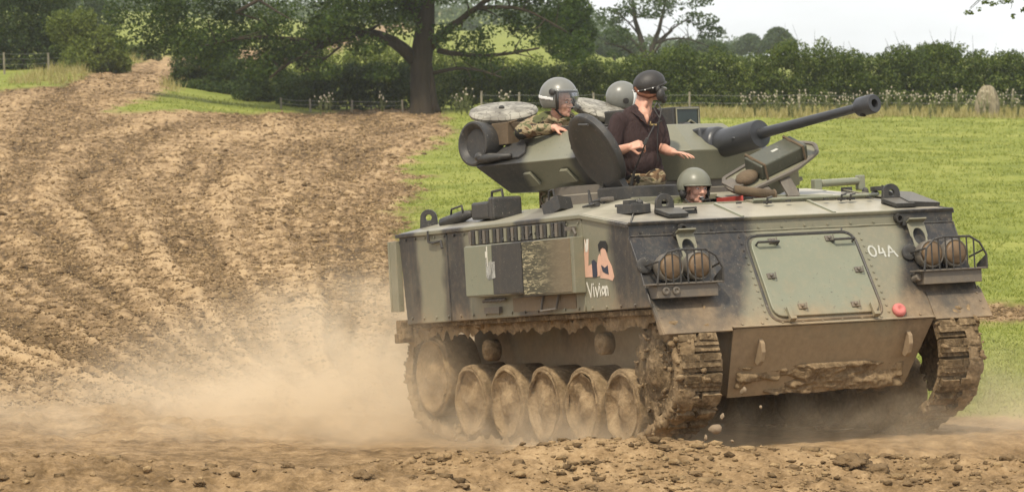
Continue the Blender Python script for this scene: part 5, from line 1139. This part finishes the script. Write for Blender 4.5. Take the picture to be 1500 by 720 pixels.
def crew():
    # ---- standing man in the dark polo shirt
    O = Vector((1.002, -.624, 2.145)); k = 1 / 187.6
    f = lambda px, py, dy=0.0: Vector(((px - 938) * k, dy, (262 - py) * k))
    r = empty('person', O, 'man in a dark polo shirt and headset cap standing in the open hatch', 'person', 'vehicle crew')
    mb = MB(); hm = Matrix.Translation(f(949, 129, .02)) @ Matrix.Rotation(R(-62), 4, 'Z') @ Matrix.Rotation(R(24), 4, 'X'); head(mb, hm)
    chain(mb, [f(941, 172, .01), f(942, 155, .01), f(946, 138, .02)], [.085, .070, .066]); chain(mb, [f(936, 168, -.06), f(946, 150, -.05)], [.03, .02]); mb.ell(f(943, 168, -.085), (.045, .035, .055)); mb.ell(f(947, 174, -.108), (.020, .02, .04))
    chain(mb, [f(902, 190, -.10), f(896, 223, -.16), f(908, 219, -.25), f(921, 214, -.30)], [.052, .046, .041, .030]); chain(mb, [f(968, 196, .05), f(972, 218, .0), f(980, 221, -.14), f(985, 222, -.20)], [.05, .043, .036, .030])
    hand(mb, f(921, 214, -.30), (.9, -.15, .28), (.1, .75, -.6), -1, (1.0, 1.0, .95, .8), .98, 1.0); hand(mb, f(985, 222, -.20), (.93, -.32, -.10), (0, 0, -1), 1, (.28, .22, .18, .15), .95, .4)
    fuse(mb, 'body', M_skin, r, .0055, 2)
    mb = MB(); mb.ell(f(936, 205, .0), (.180, .125, .26), 20, 14, rot=Matrix.Rotation(R(20), 3, 'Z')); mb.ell(f(938, 238), (.172, .13, .13), 20, 12); capsule(mb, f(910, 178, -.05), f(960, 177, .06), .075, .07); chain(mb, [f(922, 168, -.02), f(941, 161, .02)], [.06, .07])
    chain(mb, [f(907, 178, -.07), f(901, 194, -.10), f(898, 210, -.135)], [.078, .074, .068]); chain(mb, [f(962, 178, .065), f(968, 194, .05), f(972, 209, .025)], [.07, .065, .058]); mb.ell(f(957, 167, .05), (.06, .05, .05)); capsule(mb, f(916, 252), f(958, 251), .09, .085)
    for a, b, q in (((912, 200, -.1), (930, 235, -.11), .016), ((950, 195, -.08), (940, 240, -.12), .014), ((960, 205, -.02), (952, 245, -.09), .014), ((925, 190, -.11), (938, 225, -.12), .012), ((903, 185, -.13), (899, 205, -.18), .012)): capsule(mb, f(*a), f(*b), q, q * .6)
    fuse(mb, 'polo_shirt', M_shirt, r, .009, 3)
    mb = MB(); mb.slab([f(921, 162, -.05), f(936, 172, -.125), f(948, 184, -.145), f(942, 168, -.125), f(928, 154, -.06)], .014); mb.slab([f(948, 184, -.145), f(958, 170, -.09), f(962, 157, -.02), f(957, 158, -.06), f(951, 172, -.12)], .014); mb.build('collar', M_shirt, r, bevel=.003)
    mb = MB(); mb.ell(f(938, 268), (.185, .14, .11), 18, 12); mb.ell(f(958, 262, -.02), (.10, .12, .10)); chain(mb, [f(925, 275), f(920, 340, .02), f(918, 420, .05)], [.10, .085, .07]); chain(mb, [f(955, 275), f(957, 340, .02), f(958, 420, .05)], [.10, .085, .07]); mb.box(f(918, 428, .0), (.10, .26, .09)); mb.box(f(958, 428, .0), (.10, .26, .09))
    for a, b in (((910, 262, -.14), (935, 270, -.13)), ((925, 258, -.14), (960, 268, -.13)), ((945, 262, -.14), (970, 258, -.11)), ((912, 270, -.13), (930, 264, -.14))): capsule(mb, f(*a), f(*b), .012, .008)
    fuse(mb, 'trousers', M_camo2, r, .010, 2)
    hb = Matrix.Translation(f(951, 123, .02)) @ Matrix.Rotation(R(-62), 4, 'Z') @ Matrix.Rotation(R(16), 4, 'X')
    cap = shell('headset_cap', (0, 0, 0), (.108, .125, .098), hb, lambda az, el: el > -14 or (abs(abs(az) - 90) < 32 and el > -48), M_leath, r, .008)
    mb = MB(); mb.tube([hb @ Vector((math.cos(a) * .114, math.sin(a) * .131, -.022)) for a in np.linspace(0, 2 * math.pi, 29)], .010, 6); mb.build('cap_band', M_leath, cap, smooth='full')
    mb = MB()
    for a in np.linspace(-2.6, -.3, 6): mb.ell(hb @ Vector((math.cos(a) * .124, math.sin(a) * .141, -.020)), (.006, .006, .006), 6, 4)
    q = mb.build('stud', M_stripe, cap); q['kind'] = 'stuff'
    mb = MB(); mb.ell(f(967, 139, -.09), (.035, .03, .052), 14, 10); mb.ell(f(963, 131, -.09), (.02, .02, .03)); mb.build('ear_cup', M_leath, cap, smooth='full')
    mb = MB(); mb.ell(f(972, 146, -.06), (.022, .022, .03), 10, 8); mb.tube([f(969, 140, -.09), f(976, 143, -.06), f(974, 150, -.05)], .007, 6); mb.build('boom_microphone', M_black, cap, smooth='full')
    mb = MB(); mb.slab([f(966, 124, -.04), f(977, 129, -.02), f(976, 133, .0), f(966, 131, -.03)], .03); mb.build('goggle', M_helm, cap, bevel=.01)
    mb = MB(); mb.tube([f(929, 128, -.05), f(936, 137, -.06), f(950, 141, -.07), f(962, 139, -.06)], [.010, .019, .021, .012], 8); mb.ell(f(944, 135, -.04), (.062, .035, .028)); mb.build('beard', M_beard, r, smooth='full')
    # the switch he holds, with its leads
    sw = empty('pressel_switch', O + f(944, 206, -.36), 'small clip switch on a lead held up in front of the dark polo shirt', 'radio switch')
    g = lambda px, py, dy: f(px, py, dy) - f(944, 206, -.36)
    mb = MB(); mb.box((0, 0, 0), (.026, .02, .06), rot=Matrix.Rotation(R(28), 3, 'Y')); mb.build('switch_body', M_black, sw, bevel=.005)
    mb = MB(); mb.tube([g(946, 203, -.36), g(954, 188, -.28), g(957, 182, -.18)], .005, 5); mb.tube([g(964, 152, -.08), g(968, 160, -.10), g(966, 172, -.12), g(969, 176, -.12), g(960, 181, -.16)], .006, 5); mb.tube([g(962, 150, -.08), g(957, 158, -.10), g(965, 172, -.12), g(962, 200, -.13), g(963, 235, -.14)], .005, 5)
    mb.tube([g(943, 210, -.36), g(938, 225, -.30), g(930, 245, -.22), g(925, 272, -.18)], .006, 5); mb.build('lead', M_leath, sw)
    mb = MB(); mb.box(g(956, 182, -.17), (.055, .012, .012)); mb.box(g(952, 180, -.17), (.008, .012, .03)); mb.build('belt_clip', simple('brass', (.38, .28, .12), .4, .6), sw)
    mb = MB(); mb.tube([g(928, 250, -.20), g(923, 274, -.17)], [.010, .014], 6); mb.build('plug', M_black, sw)

    # ---- helmeted soldier leaning on the turret
    O1 = Vector((.376, .836, 2.783)); k1 = 1 / 180.7
    f1 = lambda px, py, dy=0.0: Vector(((px - 818) * k1, dy, (140 - py) * k1))
    r = empty('person', O1, 'soldier in camouflage and a visored riot helmet leaning his arm on the turret', 'person', 'vehicle crew')
    az = -R(48); hm = Matrix.Translation(f1(820, 149, -.01)) @ Matrix.Rotation(R(180) + R(42), 4, 'Z') @ Matrix.Rotation(R(4), 4, 'X')
    hm = frame(f1(819, 149, -.01), (0, 0, 1), (-.66, -.75, 0)); hm = Matrix.Translation(hm.translation) @ Matrix.Rotation(math.atan2(-.66, .75) - math.pi / 2, 4, 'Z')
    def facing(c, d, pitch=0): return Matrix.Translation(c) @ Matrix.Rotation(math.atan2(d[1], d[0]) - math.pi / 2, 4, 'Z') @ Matrix.Rotation(R(pitch), 4, 'X')
    hm = facing(f1(821, 149, -.01), (.80, -.60), -3)
    mb = MB(); head(mb, hm); chain(mb, [f1(816, 190, .03), f1(815, 172, .02), f1(818, 160, .0)], [.075, .058, .058])
    chain(mb, [f1(800, 189, -.24), f1(813, 186, -.27)], [.034, .028]); hand(mb, f1(812, 186, -.27), (.97, -.05, -.18), (.1, .25, -.95), -1, (.42, .40, .36, .30), .95, .3)
    chain(mb, [f1(862, 189, -.18), f1(851, 189, -.27)], [.034, .028]); hand(mb, f1(852, 188, -.25), (-.85, -.45, -.10), (0, .2, -1), 1, (.4, .4, .4, .4), .9, .3)
    b = fuse(mb, 'body', M_skin, r, .0055, 1); face_bits(r, hm)
    mb = MB(); mb.ell(f1(818, 225, .06), (.20, .14, .30), 18, 12); capsule(mb, f1(787, 184, .03), f1(850, 184, .08), .078, .075); chain(mb, [f1(800, 176, .03), f1(832, 176, .05)], [.075, .075]); chain(mb, [f1(786, 182, .02), f1(772, 188, -.06), f1(764, 193, -.14), f1(780, 191, -.21), f1(804, 188, -.25)], [.078, .074, .064, .058, .045])
    chain(mb, [f1(851, 184, .06), f1(866, 192, -.06), f1(856, 189, -.22)], [.075, .06, .045]); chain(mb, [f1(818, 240, .06), f1(818, 350, .06)], [.17, .15]); mb.tube([f1(804, 172, -.05), f1(818, 178, -.08), f1(832, 172, -.04), f1(828, 168, .06), f1(806, 167, .06), f1(804, 172, -.05)], .02, 8)
    for a, c in (((770, 182, -.10), (792, 178, -.06)), ((775, 192, -.27), (795, 186, -.29)), ((768, 200, -.18), (780, 196, -.26)), ((786, 180, -.05), (800, 188, -.05)), ((764, 188, -.18), (772, 196, -.21))): capsule(mb, f1(*a), f1(*c), .015, .011)
    fuse(mb, 'combat_jacket', M_camo, r, .009, 2)
    hh = facing(f1(818, 141, .0), (.80, -.60), 0)
    he = shell('riot_helmet', (0, 0, 0), (.138, .152, .145), hh, lambda a, e: e > -42 and not (abs(a) < 58 and e < 14), M_helm, r, .010)
    shell('helmet_rim', (0, 0, 0), (.138, .152, .145), hh, lambda a, e: (abs(a) < 66 and 11 < e < 17) or (55 < abs(a) < 66 and -42 < e < 14), M_leath, he, .016, 72, 64)
    shell('visor', (0, .008, 0), (.148, .160, .150), hh, lambda a, e: abs(a) < 72 and -34 < e < 22, M_visor, he, .003, 60, 40)
    shell('white_stripe', (0, 0, 0), (.1495, .1635, .1565), hh, lambda a, e: 74 < abs(a) < 150 and -8 < e - (abs(a) - 110) * .10 < 1, M_stripe, he, .002, 90, 90)
    for s in (-1, 1):
        mb = MB(); mb.lathe([(.026, 0), (.026, .012), (.018, .018), (.0001, .018)], 18, hh @ frame((s * .146, .045, .035), (s, .25, .15))); mb.build('visor_pivot', M_leath, he, smooth=True)
    mb = MB(); mb.tube([hm @ Vector((s_, y_, z_)) for s_, y_, z_ in ((-.08, .01, -.06), (-.05, .045, -.105), (0, .065, -.128), (.05, .045, -.105), (.08, .01, -.06))], .008, 6); mb.build('chin_strap', M_leath, he)

    # ---- second helmet behind the man in the polo shirt
    O2 = Vector(M_H @ Vector((-1.23, .2, 2.92))); d2 = O2.y + CAM_D; O2.x = (910 - 750) / 7200 * d2; O2.z = CAM_H - (142 - 79) / 7200 * d2; k2 = d2 / 7200
    f2 = lambda px, py, dy=0.0: Vector(((px - 910) * k2, dy, (142 - py) * k2))
    r = empty('person', O2, 'soldier in a white rimmed grey helmet half hidden behind the man in polo shirt', 'person', 'vehicle crew')
    hm = facing(f2(913, 149), (.88, .47), 0); mb = MB(); head(mb, hm); chain(mb, [f2(912, 185), f2(912, 160)], [.07, .06]); fuse(mb, 'body', M_skin, r, .007, 1); face_bits(r, hm)
    mb = MB(); mb.ell(f2(912, 220), (.2, .15, .28), 16, 12); capsule(mb, f2(884, 186, -.05), f2(940, 186, .05), .075, .075); chain(mb, [f2(912, 240), f2(912, 345)], [.16, .14]); chain(mb, [f2(884, 188, -.05), f2(880, 220, -.05), f2(890, 232, .1)], [.07, .06, .05]); chain(mb, [f2(940, 188, .05), f2(946, 220, .05), f2(940, 230, .2)], [.07, .06, .05]); fuse(mb, 'combat_jacket', M_camo, r, .012, 2)
    hh = facing(f2(911, 142), (.88, .47), 0); he = shell('riot_helmet', (0, 0, 0), (.112, .128, .122), hh, lambda a, e: e > -46 and not (abs(a) < 56 and e < 14), M_helm, r, .010)
    shell('helmet_rim', (0, 0, 0), (.112, .128, .122), hh, lambda a, e: (54 < abs(a) < 68 and -46 < e < 20) or (abs(a) < 68 and 10 < e < 20), M_stripe, he, .014, 72, 64)
    mb = MB(); mb.lathe([(.024, 0), (.024, .012), (.0001, .014)], 16, hh @ frame((.118, -.03, -.03), (1, -.2, -.1))); mb.build('visor_pivot', M_leath, he)

    # ---- driver
    O4 = Vector((1.409, -1.152, 2.159)); k4 = 1 / 190.2
    f4 = lambda px, py, dy=0.0: Vector(((px - 1018) * k4, dy, (262 - py) * k4))
    r = empty('person', O4, 'laughing driver in an olive helmet with boom microphone, head out of the front hatch', 'person', 'vehicle crew')
    hm = facing(f4(1020, 274, -.01), (.42, -.91), -6); mb = MB(); head(mb, hm); chain(mb, [f4(1014, 312, .06), f4(1016, 288, .02)], [.07, .056]); fuse(mb, 'body', M_skin, r, .005, 1); face_bits(r, hm, True)
    mb = MB(); mb.ell(f4(1014, 345, .08), (.2, .14, .26), 16, 12); capsule(mb, f4(986, 312, .05), f4(1044, 312, .08), .07, .07); chain(mb, [f4(1000, 300, .05), f4(1032, 300, .06)], [.06, .06]); chain(mb, [f4(986, 314, .05), f4(984, 350, .0), f4(1000, 362, -.16)], [.065, .055, .045]); chain(mb, [f4(1044, 314, .08), f4(1048, 350, .0), f4(1030, 362, -.16)], [.065, .055, .045]); chain(mb, [f4(1014, 350, .08), f4(1014, 410, .08)], [.15, .14])
    for a, c in (((990, 294, .0), (1000, 290, .02)), ((985, 302, -.03), (1002, 298, -.03)), ((1036, 296, -.01), (1046, 300, .0))): capsule(mb, f4(*a), f4(*c), .022, .016)
    fuse(mb, 'combat_jacket', M_camo, r, .009, 2)
    hh = facing(f4(1017, 269, .0), (.42, -.91), 2)
    he = shell('crew_helmet', (0, -.005, -.01), (.122, .136, .128), hh, lambda a, e: e > 2 - 6 * math.cos(math.radians(a)) or (66 < abs(a) and e > -28 + .10 * (180 - abs(a))), M_olive, r, .008, 60, 48)
    mb = MB(); mb.tube([hh @ Vector((math.sin(a) * .130, math.cos(a) * .144 - .005, -.014)) for a in np.linspace(-1.15, 1.15, 15)], .006, 6); mb.build('helmet_rim', M_olive, he, smooth='full')
    for s in (-1, 1):
        mb = MB(); mb.ell(hh @ Vector((s * .100, .005, -.075)), (.03, .035, .045), 12, 8); mb.build('ear_cup', M_leath, he, smooth='full')
        mb = MB(); mb.tube([hh @ Vector((s * .10, .01, -.10)), hh @ Vector((s * .075, .05, -.145)), hh @ Vector((s * .03, .085, -.165))], .007, 5); mb.build('chin_strap', M_leath, he)
    mb = MB(); mb.tube([hm @ Vector((-.09, .02, -.05)), hm @ Vector((-.07, .09, -.085)), hm @ Vector((-.01, .118, -.085))], .005, 6); mb.ell(hm @ Vector((-.002, .118, -.082)), (.017, .014, .014), 10, 8); mb.build('boom_microphone', M_black, he, smooth='full')
crew()
# ------------------------------------------------------------------ dust kicked up by the tracks
def dust():
    g = G('tan_dust'); p = g.pos()
    def puff(c, r, k):
        q = g.n('ShaderNodeVectorMath', operation='SUBTRACT'); g.l(p, q.inputs[0]); q.inputs[1].default_value = c
        d = g.n('ShaderNodeVectorMath', operation='DIVIDE'); g.l(q.outputs[0], d.inputs[0]); d.inputs[1].default_value = r
        ln = g.n('ShaderNodeVectorMath', operation='LENGTH'); g.l(d.outputs[0], ln.inputs[0]); return g.math('MULTIPLY', g.map(ln.outputs['Value'], 0.0, 1.0, 1, 0), k)
    ps = PUFFS
    tot = None
    for a in ps:
        v = puff(*a); tot = v if tot is None else g.math('ADD', tot, v)
    n = g.noise(g.mapping(p, (1, .6, 1.3)), 1.7, 5, .62, .6)
    den = g.math('MULTIPLY', tot, g.map(n, .36, .66, .06, 1.9))
    v = g.n('ShaderNodeVolumePrincipled'); v.inputs['Color'].default_value = (1.0, .87, .66, 1); v.inputs['Anisotropy'].default_value = .25; g.l(den, v.inputs['Density']); g.l(v.outputs[0], g.o.inputs['Volume'])
    mb = MB(); mb.span((-5.5, -3.4, -.1), (5.2, 7.5, 2.3)); o = mb.build('dust_cloud', g.m); tag(o, 'pale tan dust hanging round the tracks and drifting behind the vehicle', 'dust', kind='stuff')
    # clods flung up between the tracks
    for i, (x, y, z, s) in enumerate([(1.50, -2.6, .34, .05), (1.56, -2.6, .44, .022), (1.72, -2.5, .62, .03), (1.63, -2.7, .26, .018), (1.44, -2.6, .28, .02), (1.85, -2.5, .5, .014)]):
        bm = bmesh.new(); bmesh.ops.create_icosphere(bm, subdivisions=2, radius=1)
        for v_ in bm.verts: c = v_.co.copy(); v_.co *= .8 + .7 * float(fbm(np.array([c.x * 1.5 + i]), np.array([c.y * 1.5 + c.z]), 3, 90 + i)[0])
        me = bpy.data.meshes.new('flung_clod'); bm.to_mesh(me); bm.free(); o = link('flung_clod', me, simple('dry_clod', (.28, .21, .135), .9, 0, .3, 30, .5) if i == 0 else bpy.data.materials['dry_clod'], smooth=True)
        o.location = (x, y, z); o.scale = (s * 1.3, s, s * .8); o.rotation_euler = (i, i * 2, i); tag(o, 'small tan clod of dirt in the air under the vehicle nose' if i else 'largest tan clod flung up beside the near front track', 'flung clod', 'dirt clods flung up under the nose')
PUFFS = [((-1.4, 3.0, .1), (2.8, 4.2, 1.3), .48), ((-1.1, 1.4, .4), (1.4, 2.0, 1.3), .45), ((-3.2, 2.0, .0), (2.6, 4.0, .6), .25),
         ((-.2, -.4, .1), (1.6, 1.3, .65), .55), ((.9, -1.8, .10), (1.6, 1.0, .55), .75), ((2.6, -2.1, .1), (1.9, 1.1, .65), .45), ((3.6, -1.4, .3), (1.2, 1.2, .8), .5), ((1.2, -2.3, .9), (.9, .6, .5), .2)]
dust()
# ------------------------------------------------------------------ the air
def haze():
    mb = MB(); mb.span((-4500, -60, -3), (4500, 1500, 60)); g = G('haze_air'); v = g.n('ShaderNodeVolumePrincipled'); v.inputs['Color'].default_value = (.90, .95, 1, 1); v.inputs['Density'].default_value = .00018; v.inputs['Anisotropy'].default_value = .2
    g.l(v.outputs[0], g.o.inputs['Volume']); o = mb.build('haze', g.m); tag(o, kind='stuff')
haze()
